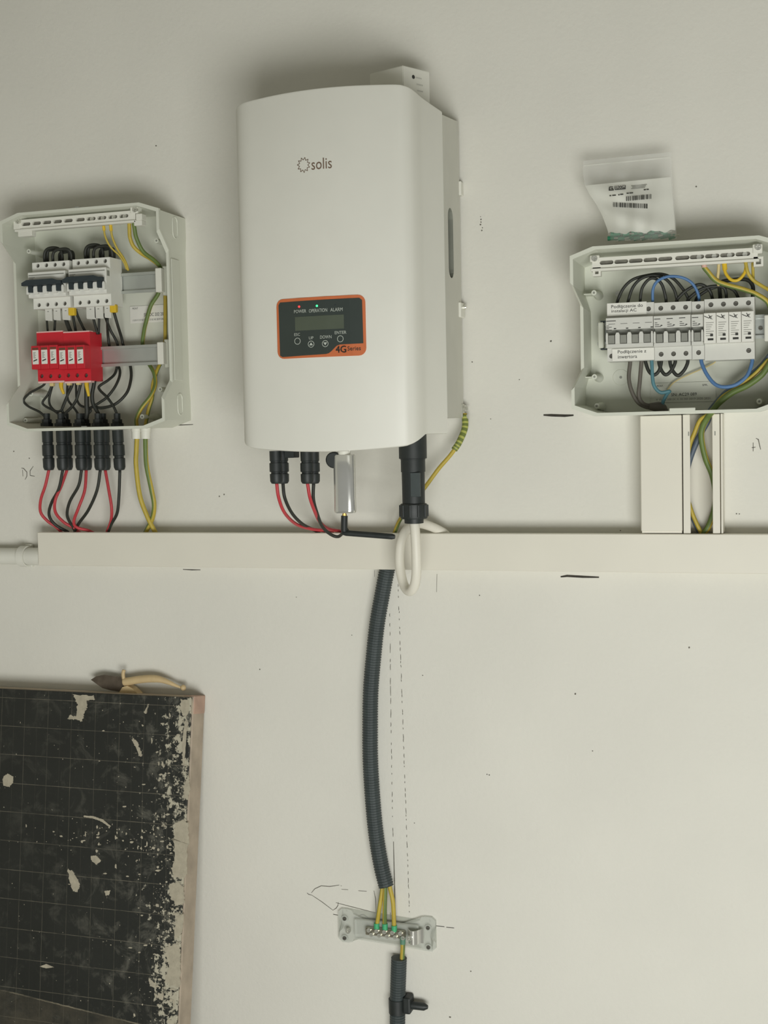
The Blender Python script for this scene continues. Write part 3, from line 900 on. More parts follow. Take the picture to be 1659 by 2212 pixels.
def dc_breaker(label, r, noser, top, bot, handle_y):
    t, R, N = device('circuit_breaker', label, 'breaker', r, .073, .088, noser, 4, top, bot, M_brk, 'four-pole breakers in the left box')
    x0, x1, z0, z1 = R
    _, _, nz0, nz1 = N
    bm = B(); box(bm, x0, x1, -.088, -.0725, nz0, nz1, .0008); nose = fin(bm, 'raised_front', M_brk, t)
    bm = B(); box(bm, x0 + .002, x1 - .002, -.0885, -.0875, nz1 - .006, nz1 - .0045); fin(bm, 'marking_line', M_lever, nose)
    bm = B()
    for k in range(3): box(bm, x0 + .003, x0 + .014 - k * .003, -.0884, -.0878, nz1 - .0095 - k * .0022, nz1 - .0087 - k * .0022)
    fin(bm, 'fine_print', M_inkg, nose)
    hz = W((r[0] + r[1]) / 2 - 8, handle_y, .098).z
    mw = (x1 - x0) / 4
    bm = B()                                    # joined toggle bar
    prism(bm, [(x0 - .004, hz - .003), (x0 - .004, hz + .002), (x0 + .006, hz + .0065), (x1 - .016, hz + .0065), (x1 - .008, hz + .0035), (x1 + .000, hz + .003), (x1, hz - .003)], .094, .102)
    tg = fin(bm, 'toggle_bar', M_toggle, t)
    for k in range(4):
        c = x0 + mw * (k + .5)
        bm = B()
        prism(bm, [(c - .0036, hz - .014), (c + .0036, hz - .014), (c + .0040, hz - .001), (c - .0040, hz - .001)], .088, .0965)
        fin(bm, 'toggle_lever', M_toggle, t)
    for k in range(5):
        c = x0 + mw * k
        bm = B(); a_ = max(c - .0046, x0); b_ = min(c + .0046, x1)
        prism(bm, [(a_, hz - .017), (b_, hz - .017), (b_, hz - .007), (b_ - .001, hz - .004), (a_ + .001, hz - .004), (a_, hz - .007)], .0875, .0935)
        fin(bm, 'lever_guard', M_brk, t)
    bm = B(); box(bm, x1 - .0015, x1 + .0004, -.0845, -.0765, nz1 - .014, nz1 - .005); fin(bm, 'side_window', M_lever, t)
    return t, R
def quad(x0, y0, x1, y1): return [(x0 + (x1 - x0) * k / 3, y0 + (y1 - y0) * k / 3) for k in range(4)]
br1, BR1 = dc_breaker('white four-pole breaker with black toggle, nearer the box\'s left side', (71, 151, 565, 666), (60, 134, 586.5, 642), quad(81.4, 574, 137, 570.5), quad(84, 659, 139.8, 655.6), 611)
br2, BR2 = dc_breaker('white four-pole breaker with black toggle, beside the bare rail', (158, 239, 558, 661.5), (148.5, 226, 579.5, 636), quad(168.8, 568.2, 226.9, 563.7), quad(172.6, 654, 230, 650), 604)

# bridging loops above the breakers
for (dx, dy, which) in ((0, 0, 'left'), (88, -6.5, 'right')):
    lp = root('bridge_wire', W(125 + dx, 563 + dy, .055), 'black looped bridge wires on top of the %s white breaker' % which, 'wire')
    for (pts) in ([(97, 570, .052), (96, 550, .055), (101, 539, .056), (114, 535, .056), (128, 538, .055), (134, 550, .054), (135, 570, .052)],
                  [(115, 570, .058), (114, 552, .062), (119, 542, .063), (133, 538, .062), (147, 539, .061), (154, 550, .058), (154, 570, .055)],
                  [(103, 570, .046), (103, 545, .048), (112, 540, .048), (140, 540, .048), (149, 545, .047), (150, 570, .046)],
                  [(129, 570, .046), (129, 549, .044), (140, 545, .043), (157, 545, .043), (159, 570, .044)]):
        bm = B(); tube(bm, path([(a + dx, b + dy, c) for a, b, c in pts]), .0026, 8); fin(bm, 'wire_loop', M_bwire, lp, smooth='all')

# red surge arresters
def arrester(label, px0, px1, nm, k0):
    ya, yb = 717.5, 823.5
    x0, x1, z0, z1 = rect(px0, px1, ya, yb, .073)
    hol = [(px0 + (px1 - px0) * (k + .5) / 3 , 812.5 - .03 * (px0 - 80)) for k in range(3)]
    t, R, N = device('surge_arrester', label, 'arrester', (px0, px1, ya, yb), .073, .092, (px0 - 15, px1 - 15, 746, 797), 3, [], hol, M_red, 'red surge arresters in the left box')
    x0, x1, z0, z1 = R
    _, _, nz0, nz1 = N
    mw = (x1 - x0) / 3
    for k in range(3):
        bm = B(); box(bm, x0 + mw * k + .0003, x0 + mw * (k + 1) - .0003, -.092, -.066, nz0, nz1, .0008); md = fin(bm, 'plug_module', M_red, t)
        lz0, lz1 = nz0 + .0085, nz1 - .0075
        bm = B(); box(bm, x0 + mw * k + .0028, x0 + mw * k + .0148, -.0924, -.0915, lz0, lz1, .0003); lb = fin(bm, 'module_label', M_paper, md)
        bm = B(); box(bm, x0 + mw * k + .0028, x0 + mw * k + .0148, -.0923, -.0915, lz1 + .0005, lz1 + .004); fin(bm, 'module_window', mat('window_brown', (110, 70, 52), .4) if 'window_brown' not in MATS else MATS['window_brown'], md)
        bm = B()
        xa = x0 + mw * k + .0038
        for q in range(5): box(bm, xa + .001, xa + .006 - (q % 2) * .0015, -.0926, -.0922, lz1 - .005 - q * .0022, lz1 - .004 - q * .0022)
        fin(bm, 'fine_print', M_inkg, lb)
        bm = B(); v = [bm.verts.new((xa + u, -.0927, lz0 + w_)) for u, w_ in ((.001, .0045), (.0085, .007), (.0085, .009), (.001, .0065))]; bm.faces.new(v); fin(bm, 'status_flag', M_ink, lb, recalc=False)
    bm = B(); box(bm, x0 + .0005, x1 - .0005, -.0742, -.060, z1 - .0004, z1 + .0018, .0004); fin(bm, 'label_strip', M_pinkw, t)
    bm = B(); box(bm, x0 + .0005, x1 - .0005, -.0742, -.060, z0 - .003, z0 + .0004, .0004); fin(bm, 'label_strip', M_pinkw, t)
    return t
arrester('red three-module surge arrester at the left end of the lower rail', 80.5, 137.8, 3, 0)
arrester('red three-module surge arrester beside the bare lower rail', 138, 195.5, 3, 3)

# ---- wires of the left box
def wire(label, pts, m, r=.0022, group=None, n=6, ends=None, name='wire'):
    if ends is None:
        bm = B(); tube(bm, path(pts, n=n), r, 9)
        return fin(bm, name, m, None, smooth='all', label=label, cat='wire', group=group)
    P = path(pts, n=n)
    t = root(name, P[0], label, 'wire', group)
    bm = B(); tube(bm, P, r, 9); fin(bm, 'insulation', m, t, smooth='all')
    for (a, b, d, rr, mm, nm) in ends:
        bm = B(); tube(bm, [W(a[0], a[1], d), W(b[0], b[1], d)], rr, 10); fin(bm, nm, mm, t, smooth=True)
    return t
GB = 'black wires below the red arresters'
D1 = .05
def sw(label, pts, d0=.056, d1=.050, r=.0021): 
    n = len(pts)
    return wire(label, [(x, y, d0 + (d1 - d0) * i / (n - 1)) for i, (x, y) in enumerate(pts)], M_bwire, r, GB)
sw('black wire bowing out furthest left below the arresters', [(97, 820), (95, 831), (79, 841), (63, 850), (51, 865), (61, 877.6), (85, 889.5), (97, 901), (100, 908)], .060, .052)
sw('black wire kinking left beside the leftmost bowed wire', [(112, 822), (110.6, 835), (103, 853), (92, 869), (99, 878), (118, 888), (131, 900), (134, 907)])
sw('black wire making a wide U below the left arrester', [(115, 828), (110.6, 842), (106, 863), (109, 877), (120, 888), (132, 886), (141, 868), (152, 836), (154, 824)], .05, .062)
sw('black wire slanting down from the third arrester terminal', [(158, 824), (155, 835), (147, 851), (138, 872), (134, 886), (141, 900), (143, 907)], .064, .05, .0024)
sw('black wire slanting left from the fourth arrester terminal', [(175, 823), (173, 834), (165.6, 862), (154, 880), (141, 893), (134, 905)], .064, .052, .0026)
sw('black wire crossing right to the middle plug pair', [(146, 824), (145, 850), (147, 864), (153, 873), (164, 887), (171, 900), (173, 907)], .046, .044)
sw('black wire curving under to the middle plug pair', [(164, 826), (165, 856), (168.5, 869), (176, 877), (192, 882), (196, 887), (189, 896), (185, 907)], .044, .05)
sw('thick black wire hanging straight from the fifth arrester terminal', [(187, 822), (187, 845), (187, 870), (188, 890), (186, 905)], .066, .056, .0042)
sw('black wire from the last arrester terminal to the fourth plug pair', [(204, 823), (202, 835), (199, 852), (201, 872), (212, 893), (216, 907)], .06, .05, .0034)
wire('long black wire from the right breaker, crossing behind the rail to the plugs', [(232, 683, .05), (232, 698, .05), (233, 722, .028), (236, 745, .022), (243, 770, .022), (259, 800, .026), (252, 829, .04), (233, 856, .05), (216, 869, .052), (203, 877, .052), (190, 884, .05)], M_bwire, .0024, 'long black wires behind the lower rail')
wire('long black wire making the widest loop right of the arresters', [(246, 674, .055), (254, 702, .045), (262, 728, .028), (266, 745, .022), (276, 770, .022), (283, 800, .024), (282, 824, .032), (273, 850, .042), (249, 873, .05), (220, 881, .05), (203, 878, .048)], M_bwire, .0026, 'long black wires behind the lower rail')
wire('long black wire bending sharply left then to the last plug', [(225, 678, .05), (238, 712, .03), (254, 744, .022), (254, 780, .022), (249, 806, .026), (234, 821, .04), (215, 834, .05), (216, 843, .052), (231, 858, .055), (245, 878, .055), (254, 899, .055), (255, 907, .055)], M_bwire, .0024, 'long black wires behind the lower rail')
GT = 'short black wires between breakers and arresters'
for i, (pts, r, lb) in enumerate((
    ([(101, 668, .056), (101, 690, .056), (103.5, 722, .06)], .0019, 'short black wire below the first white tag'),
    ([(120, 667, .056), (119, 690, .056), (117, 722, .06)], .0022, 'short black wire below the second white tag'),
    ([(142, 667, .056), (142.5, 690, .056), (154, 722, .058)], .0038, 'thick black wire below the third white tag'),
    ([(157, 668, .054), (158, 684, .052), (165, 722, .05)], .0024, 'short black wire below the left yellow ferrule'),
    ([(163, 668, .050), (170, 688, .048), (187, 722, .05)], .0024, 'black wire slanting right from the left yellow ferrule'),
    ([(200, 662, .056), (202, 688, .054), (211, 722, .05)], .0024, 'short black wire below the fourth white tag'),
    ([(214, 662, .056), (214, 688, .052), (213, 722, .046)], .0022, 'short black wire below the fifth white tag'))):
    wire(lb, pts, M_bwire, r, GT)
NT = ['first', 'second', 'third', 'fourth', 'fifth', 'sixth']
for i, r in enumerate(((98, 113, 666, 692), (116, 131, 665, 691), (135, 152, 664, 690.5), (187, 207, 661, 688.5), (205, 223, 660, 687), (226, 240.5, 659, 686))):
    x0, x1, z0, z1 = rect(*r, .060)
    bm = B(); prism(bm, [(x0, z0 + .002), (x0 + .001, z0), (x1, z0 - .0015), (x1 - .0005, z1), (x0, z1)], .059, .0605)
    tg = fin(bm, 'wire_tag', M_brk2, None, label='%s white wire tag from the left below the white breakers' % NT[i], cat='tag', group='white wire tags')
    bm = B(); box(bm, (x0 + x1) / 2 - .0025, (x0 + x1) / 2 + .0005, -.0607, -.0604, z1 - .006, z1 - .0052); fin(bm, 'tag_mark', M_ink, tg)
for (r, lb) in (((150, 163.5, 664, 682), 'yellow ferrule under the left white breaker'), ((239.5, 253, 658, 675.5), 'yellow ferrule under the right white breaker')):
    x0, x1, z0, z1 = rect(*r, .057)
    bm = B(); box(bm, x0, x1, -.062, -.053, z0, z1, .0018, 2); fin(bm, 'wire_ferrule', M_yferr, None, label=lb, cat='ferrule', group='yellow ferrules')
for (a, b, lb) in (((132, 829), (138, 851), 'yellow ferrule end hanging below the left red arrester'), ((187, 826), (192, 856), 'yellow ferrule end hanging below the right red arrester')):
    bm = B(); tube(bm, path([(a[0], a[1] - 4, .068), (a[0] + .5, a[1] + 8, .069), (b[0], b[1], .068)]), lambda t: .0042 * (1 - .45 * t), 8); fin(bm, 'wire_ferrule', M_yferr, None, smooth='all', label=lb, cat='ferrule', group='yellow ferrules')
for (x, y, lb) in ((113, 832, 'second'), (150, 830, 'third'), (170, 829, 'fourth')):
    r = rect(x - 4, x + 4, y - 5, y + 2.5, .068); bm = B(); box(bm, r[0], r[1], -.072, -.064, r[2], r[3], .001); fin(bm, 'terminal_ferrule', M_pale, None, label='pale ferrule in the %s arrester terminal' % lb, cat='ferrule', group='pale ferrules')
# yellow-green wires of the left box
t = root('earth_wire', W(224, 489, .075), 'thin yellow earth wire, left of two leaving the left terminal bar', 'wire', 'thin earth wires in the left box')
gy([(224, 486, .078), (226, 505, .074), (232, 522, .068), (242, 537, .060), (257, 551, .050), (268, 567, .042), (274, 582, .036)], .0017, 'insulation', None, parent=t, stripe=(3, 6), twist=4)
bm = B(); tube(bm, [W(224, 488, .0785), W(225, 498, .0775)], .0026, 8); fin(bm, 'ferrule', M_yferr, t)
t = root('earth_wire', W(239, 488, .075), 'thin yellow earth wire, right of two leaving the left terminal bar', 'wire', 'thin earth wires in the left box')
gy([(239, 485, .078), (241, 505, .074), (246, 522, .068), (255, 540, .060), (266, 556, .050), (273, 570, .042), (277, 584, .036)], .0019, 'insulation', None, parent=t, stripe=(3, 6), twist=4)
bm = B(); tube(bm, [W(239, 486, .0785), W(240, 499, .0775)], .0028, 8); fin(bm, 'ferrule', M_yferr, t)
GE = 'thick earth wires in the left box'
gy([(279, 474, .078), (279.5, 495, .076), (281, 514, .072), (289, 533, .066), (306, 548, .055), (326, 560, .035), (345, 576, .020), (356, 600, .014), (357, 639, .013), (357, 700, .013), (356.5, 740, .013), (352, 775, .016), (344, 790, .022), (337, 807, .03), (330, 832, .036), (329, 858, .04), (321, 885, .042), (315, 915, .046), (315, 924, .046)], .0032, 'earth_wire', 'thick earth wire running closest to the left box\'s right wall', GE, twist=3, stripe=(4, 8))
gy([(288, 477, .078), (291, 497, .074), (295, 515, .070), (309, 543, .060), (333, 562, .040), (346, 578, .022), (348, 605, .016), (342, 634, .014), (326, 660, .014), (316, 694, .014), (311, 716, .016), (308, 745, .018), (313, 772, .020), (323.6, 789, .026), (333, 807, .034), (335.5, 831, .040), (326, 855, .045), (306, 881, .05), (295, 905, .05), (296, 924, .05)], .0034, 'earth_wire', 'thick earth wire passing left of the lower rail holder', GE, twist=5, stripe=(8, 13))
# glands and wires below the left box
for (x, lb) in ((294.5, 'left'), (314.5, 'right')):
    a = W(x, 921, .048); b = W(x, 948, .048)
    bm = B(); lathe(bm, [(0, .009), ((b - a).length * .4, .009), ((b - a).length * .42, .0082), ((b - a).length, .0078)], a, b - a, 16)
    fin(bm, 'cable_gland', M_white, None, smooth=True, label='%s white cable gland under the left box' % lb, cat='gland', group='white glands')
gy([(296, 942, .048), (294.5, 975, .046), (294, 1006, .044), (302, 1070, .034), (318, 1115, .026), (334, 1147, .02), (338, 1156, .018)], .0041, 'earth_wire', 'yellow-green wire from the left gland crossing into the trunking', 'earth wires below the left box', twist=.6, stripe=(1, 5))
gy([(314, 942, .048), (315, 985, .046), (318, 1014, .044), (327.6, 1059, .036), (333, 1091, .030), (329, 1120, .022), (316, 1147, .018), (312, 1156, .016)], .0041, 'earth_wire', 'yellow-green wire from the right gland crossing into the trunking', 'earth wires below the left box', twist=11, stripe=(9, 15))
# plugs below the left box
G2 = 'plug cables under the left junction box'
SK = (893, 921)
plug_cable('red cable on the leftmost single plug under the left box', G2, (102, 929), (106, 1016), .055, [(98, 1048.5, .055), (88, 1080, .05), (88, 1107, .042), (103.4, 1126, .034), (120, 1137, .026), (135, 1152, .02)], M_rwire, sock=(101, *SK))
plug_cable('black cable on the second plug pair under the left box', G2, (132.5, 929), (136, 1016), .062, [(127, 1056, .056), (111.4, 1085.7, .048), (106, 1112, .04), (119, 1133, .03), (148.5, 1150, .02)], M_bwire, sock=(131, *SK))
plug_cable('red cable on the second plug pair under the left box', G2, (142.5, 929), (145.5, 1016), .041, [(133, 1048.5, .05), (119.5, 1080, .058), (120, 1107, .05), (138, 1128, .036), (159, 1140, .026), (175, 1153, .02)], M_rwire, sock=(141, *SK))
plug_cable('black cable on the middle plug pair under the left box', G2, (173, 929), (176.4, 1016), .062, [(170, 1048.5, .058), (151, 1083, .05), (145, 1112, .042), (154, 1133, .03), (166, 1152, .02)], M_bwire, sock=(171.5, *SK))
plug_cable('red cable on the middle plug pair under the left box', G2, (184, 929), (186.5, 1016), .041, [(183, 1059, .045), (170, 1096, .05), (159.5, 1126, .044), (166, 1139, .036), (191, 1146, .026), (205, 1153, .02)], M_rwire, mark=True, sock=(182, *SK))
plug_cable('black cable on the fourth plug pair under the left box', G2, (214, 929), (217, 1016), .062, [(209.5, 1059, .058), (191, 1101.6, .048), (170, 1131, .034), (160, 1152, .02)], M_bwire, sock=(211.5, *SK))
plug_cable('red cable on the fourth plug pair under the left box', G2, (224.5, 929), (227, 1016), .041, [(235, 1059, .042), (241, 1096, .04), (240, 1124, .032), (232, 1147, .022), (230, 1154, .02)], M_rwire, mark=True, sock=(222, *SK))
plug_cable('black cable on the rightmost single plug under the left box', G2, (254, 929), (259, 1016), .055, [(257, 1070, .05), (253, 1108, .042), (241, 1131, .03), (234, 1148, .022), (232, 1155, .02)], M_bwire, sock=(253, *SK))

# ------------------------------------------------------------------ right junction box
QX0, QX1 = W(1235, 720, .10).x, W(1692, 700, .10).x
QZ0, QZ1 = W(1470, 892, .10).z, W(1463, 522.5, .10).z
jr = root('junction_box', ((QX0 + QX1) / 2, -.05, QZ0), 'open grey junction box on the right with one row of switches', 'junction box')
junction_shell(jr, QX0, QX1, QZ0, QZ1, .10, .034, .012, W(1253, 815, .09).z, W(1253, 640, .09).z, .066, .009)
for (x, y, dd) in ((1283, 632.5, .055), (1284, 814, .055), (1289, 877, .055), (1640, 867, .055)):
    post(jr, x, y, dd, r0=.0068)
for (x, y) in ((1271, 636), (1271, 815)):
    r = rect(x - 9, x + 9, y - 1, y + 1, .03); bm = B(); box(bm, r[0], r[1], -.034, -.004, r[2], r[3]); fin(bm, 'post_rib', M_box, jr)
q = W(1336, 635, .006); inst(SCREWX, 'fixing_screw', jr, q)
bm = B(); q = W(1341, 815, .0055); lathe(bm, [(0, .0125), (.0008, .0120)], (q.x, -.0050, q.z), (0, -1, 0), 24); ko = fin(bm, 'round_knockout', M_box, jr)
bm = B(); lathe(bm, [(0, .0022), (.0005, .0022)], (q.x, -.0058, q.z), (0, -1, 0), 8); fin(bm, 'knockout_dimple', M_lever, ko)
sl = [(1210 + x / 3.695, 300 + y / 3.695) for x, y in ((370, 992), (487, 984), (603, 975), (720, 967), (838, 960), (975, 950), (1092, 943), (1213, 933), (1335, 927), (1458, 920))]
tb, bx0, bx1, bz = terminal_bar(jr, (1279, 570.5), (1637, 547), .0170, .085, sl, .0205, .0060)
bm = B()
for (x0_, x1_, y0_, y1_) in ((1275, 1295, 552, 566), ):
    r = rect(x0_, x1_, y0_, y1_, .083); box(bm, r[0], r[1], -.087, -.072, r[2], r[3], .001)
br_ = fin(bm, 'bar_bracket', M_white, tb); inst(SCREWX, 'bracket_screw', tb, W(1284.4, 558.5, .088))
bm = B(); r = rect(1626, 1647, 528, 548, .083); box(bm, r[0], r[1], -.087, -.072, r[2], r[3], .001); fin(bm, 'bar_bracket', M_white, tb); inst(SCREWX, 'bracket_screw', tb, W(1637.6, 534, .088))
for rr in ((1281, 1298, 578, 597), (1628, 1649, 555, 576)):                   # square eyelets under the bar ends
    x0, x1, z0, z1 = rect(*rr, .083); bm = B(); k = .0032
    plate(bm, [(x0, z0), (x1, z0), (x1, z1), (x0, z1)], [[(x0 + k, z0 + k), (x1 - k, z0 + k), (x1 - k, z1 - k), (x0 + k, z1 - k)]], .074, .085, .0745); fin(bm, 'bar_eyelet', M_white, tb)
RZR = W(1460, 714, .035).z
din_rail(jr, W(1291, 720, .035).x, W(1680, 700, .035).x, RZR, .030)
x0, x1, z0, z1 = rect(1292, 1304, 696, 752, .05)
bm = B(); box(bm, x0, x1, -.052, -.034, z0, z1, .0012); eb = fin(bm, 'rail_end_stop', M_box, jr)
for y in (694, 754):
    r = rect(1297, 1311, y - 1.2, y + 1.2, .05); bm = B(); box(bm, r[0], r[1], -.05, -.036, r[2], r[3]); fin(bm, 'stop_clip', M_toggle, eb)
x0, x1, z0, z1 = rect(1651, 1676, 680, 737, .05); bm = B(); box(bm, x0, x1, -.052, -.036, z0, z1, .0012); fin(bm, 'rail_end_stop', M_white, jr)
q = W(1643, 709, .034); inst(SCREW, 'rail_screw', jr, (q.x, -.0325, q.z))
sticker(jr, (1406, 1546, 826, 868), .0065, [('MONT.', (1419, 1433, 832, 836), M_ink), ('SPR.', (1517, 1529, 829.5, 833.5), M_ink), ('SN: AC29 089', (1450, 1505, 848.5, 855), M_ink), ('V VI VII VIII IX X XI XII 2019 2020 2021', (1417, 1534, 859.5, 864), M_inkg)], M_box)
r = rect(1446, 1502, 884, 891, .1); bm = B(); box(bm, r[0], r[1], -.1012, -.096, r[2], r[3] + .002, .0006); fin(bm, 'lid_catch', M_box, jr)

# switches in the right box
def ac_device(label, r, noser, poles, top, bot, grp, prints=True):
    t, R, N = device('circuit_breaker', label, 'breaker', r, .070, .084, noser, poles, top, bot, M_brk2, grp)
    x0, x1, z0, z1 = R
    nz0, nz1 = N[2], N[3]
    mw = (x1 - x0) / poles
    zt = nz1 - (nz1 - nz0) * .40
    bm = B(); box(bm, x0 + .0002, x1 - .0002, -.084, -.060, zt, nz1, .0006); up = fin(bm, 'raised_front', M_brk2, t)
    zl = nz0 + (nz1 - nz0) * .13
    bm = B(); box(bm, x0 + .0002, x1 - .0002, -.084, -.060, nz0, zl, .0006); fin(bm, 'lower_lip', M_brk2, t)
    bm = B(); box(bm, x0 + .0002, x1 - .0002, -.072, -.060, zl - .001, zt + .001); fin(bm, 'toggle_recess', M_lever, t)
    for k in range(poles):
        c = x0 + mw * (k + .5)
        bm = B(); prism(bm, [(c - .0046, zl + .0005), (c + .0046, zl + .0005), (c + .0043, zl + .0125), (c - .0043, zl + .0125)], .072, .0865); fin(bm, 'toggle_lever', M_lever, t)
        bm = B()
        xa = x0 + mw * k + .0012
        if prints:
            box(bm, xa, xa + .009, -.0843, -.0838, nz1 - .0052, nz1 - .0042)
            for q_ in range(3): box(bm, xa + .001, xa + .0045 + (q_ * 7 % 5) * .0014, -.0843, -.0838, nz1 - .0105 - q_ * .0028, nz1 - .0097 - q_ * .0028)
            box(bm, xa + .0092, xa + .0118, -.0843, -.0838, nz1 - .0150, nz1 - .0136)
            fin(bm, 'fine_print', M_ink, up)
    for k in range(poles + 1):
        c = x0 + mw * k; a_ = max(c - .0034, x0 + .0002); b_ = min(c + .0034, x1 - .0002)
        bm = B(); prism(bm, [(a_, zl), (b_, zl), (b_, zl + .0125), (b_ - (b_ - a_) * .25, zl + .0165), (a_ + (b_ - a_) * .25, zl + .0165), (a_, zl + .0125)], .070, .085); fin(bm, 'lever_guard', M_brk2, t)
    return t, R, N
Z8 = lambda x, y: (1210 + x / 3.695, 600 + y / 3.694)
GA = 'switches in the right box'
c4, R4, N4 = ac_device('wide four-pole breaker with two printed paper labels in the right box', (1311.5, 1413.3, 655, 779.5), (1305, 1408, 685, 750), 4, [Z8(705, 248)], [Z8(410, 625)], GA, False)
x0, x1, z0, z1 = R4
bm = B()
nz1 = N4[3]
box(bm, x0 + .001, x0 + .015, -.0843, -.0838, nz1 - .0052, nz1 - .0042)
for k in range(4):
    box(bm, x0 + .018 * k + .012, x0 + .018 * k + .0155, -.0843, -.0838, nz1 - .017, nz1 - .0155)
    box(bm, x0 + .018 * k + .004, x0 + .018 * k + .014, -.0843, -.0838, nz1 - .0095, nz1 - .0090)
for k in range(4): box(bm, x0 + .001, x0 + .005 + (k % 2) * .004, -.0843, -.0838, nz1 - .012 - k * .0022, nz1 - .0113 - k * .0022)
fin(bm, 'fine_print', M_ink, c4)
for (r, lines) in (((1311.5, 1396.7, 653.5, 681), (('Podłączenie do', (1320.5, 1388.5, 657.5, 666.5)), ('instalacji AC', (1321, 1375, 667.5, 676)))), ((1322.5, 1413.3, 752.5, 778.5), (('Podłączenie z', (1334.5, 1396, 755.5, 764.5)), ('inwertora', (1335, 1376, 767, 774))))):
    x0_, x1_, z0_, z1_ = rect(*r, .072); bm = B(); box(bm, x0_, x1_, -.0722, -.0708, z0_, z1_); lb = fin(bm, 'paper_label', M_paper, c4, label='white paper label with black lettering')
    for (s, rr) in lines:
        bm = B(); text(bm, s, *rr, .0726); fin(bm, 'printed_lettering', M_ink, lb, recalc=False)
ac_device('three-pole breaker in the middle of the right box', (1413.8, 1494, 652.5, 777.5), (1408, 1489, 681, 748), 3, [Z8(803, 243), Z8(901, 238), Z8(1001, 235)], [Z8(806, 610), Z8(905, 607), Z8(1004, 603)], GA)
ac_device('narrow single breaker between the three-pole breaker and the surge arrester', (1494.8, 1521.3, 651, 776), (1489, 1517, 679, 746), 1, [Z8(1102, 230)], [Z8(1105, 597)], GA)
sp, RS, NS = device('surge_arrester', 'white four-module surge arrester in the right box', 'arrester', (1522, 1630, 644, 777), .070, .088, (1518, 1626, 674, 740), 4, [Z8(1203, 215), Z8(1303, 210), Z8(1402, 205), Z8(1503, 200)], [Z8(1505, 580)], M_brk2, None)
x0, x1, z0, z1 = RS
nz0, nz1 = NS[2], NS[3]
mw = (x1 - x0) / 4
for k in range(4):
    a_, b_ = x0 + mw * k + .0002, x0 + mw * (k + 1) - .0004
    bm = B(); box(bm, a_, b_, -.088, -.066, nz0, nz1, .0006); md = fin(bm, 'plug_module', M_paper, sp)
    bm = B()
    for (u0, v0, u1, v1) in ((.05, .10, .42, .17), (.42, .06, .58, .20), (.42, .18, .60, .10)):   # emblem strokes
        pa = Vector((a_ + (b_ - a_) * u0, -.0883, nz1 - (nz1 - nz0) * v0)); pb = Vector((a_ + (b_ - a_) * u1, -.0883, nz1 - (nz1 - nz0) * v1))
        t_ = (pb - pa).normalized(); n_ = Vector((-t_.z, 0, t_.x)) * .0005
        bm.faces.new([bm.verts.new(p) for p in (pa + n_, pb + n_, pb - n_, pa - n_)])
    pts = [(b_ - .0045 - .0022 * math.sin(a), nz1 - .0068 + .0026 * math.cos(a)) for a in [i * math.pi / 6 for i in range(7)]]
    strip(bm, pts, .0007, .0883, px=False)
    fin(bm, 'module_emblem', M_ink, md, recalc=False)
    bm = B()
    for i in range(7): box(bm, a_ + .003, b_ - .003 - (i * 5 % 4) * .0016, -.0883, -.0878, nz1 - .0145 - i * .0031, nz1 - .0138 - i * .0031)
    fin(bm, 'fine_print', M_inkg, md)
    bm = B(); box(bm, a_ + .0055, b_ - .0035, -.0884, -.0878, nz0 + .0042, nz0 + .0072); box(bm, a_ + .009, b_ - .004, -.0884, -.0878, nz0 + .010, nz0 + .0135); fin(bm, 'status_window', M_ink, md)

# wires of the right box
GR = 'black arched wires above the switches in the right box'
def rw(label, pts, m, r=.0023, d=(.050, .062, .050), group=None, nm='wire'):
    n = len(pts)
    out = []
    for i, (x, y) in enumerate(pts):
        t = i / (n - 1)
        dd = d[0] * (1 - t) ** 2 + 2 * (d[1]) * t * (1 - t) + d[2] * t * t
        out.append((x, y, dd))
    return wire(label, out, m, r, group, name=nm)
rw('outermost black wire arching over the paper-labelled breaker', [(1333, 662), (1334, 650), (1346.6, 623), (1367, 604), (1397, 595), (1428, 592), (1453, 601), (1471, 619), (1485, 641), (1488, 658)], M_bwire, group=GR)
rw('second black wire arching over the paper-labelled breaker', [(1356, 662), (1357, 650), (1367, 621), (1385, 602), (1412, 595), (1438, 603), (1455, 623), (1462, 645), (1463, 658)], M_bwire, d=(.05, .072, .05), group=GR)
rw('innermost black wire arching over the paper-labelled breaker', [(1383, 662), (1383, 650), (1387, 623), (1401, 604), (1416, 602), (1430, 615), (1438, 643), (1439, 658)], M_bwire, d=(.05, .08, .05), group=GR)
rw('blue wire arching over the middle of the right box', [(1410, 662), (1410, 650), (1411, 623), (1422, 606), (1446, 597), (1475, 600), (1496, 613), (1508, 635), (1511, 658)], M_blue, .0022, (.05, .095, .05))
rw('low black wire from the three-pole breaker rising to the right', [(1461, 656), (1464, 645), (1483, 627), (1508, 615), (1524, 619), (1535, 632), (1540, 650)], M_bwire, .0024, (.055, .06, .045), GR)
rw('low black wire crossing toward the second arrester terminal', [(1485, 656), (1488, 645), (1514, 625), (1545, 618), (1565, 623), (1570, 648)], M_bwire, .0024, (.055, .056, .045), GR)
rw('low black wire crossing toward the third arrester terminal', [(1503, 656), (1506, 643), (1530, 626), (1560, 618), (1585, 627), (1597, 648)], M_bwire, .0024, (.045, .05, .045), GR)
rw('black wire lying behind the yellow wires in the right box', [(1556, 645), (1556, 612), (1580, 605), (1612, 604), (1626, 618), (1626, 645)], M_bwire, .0030, (.030, .026, .03), GR)
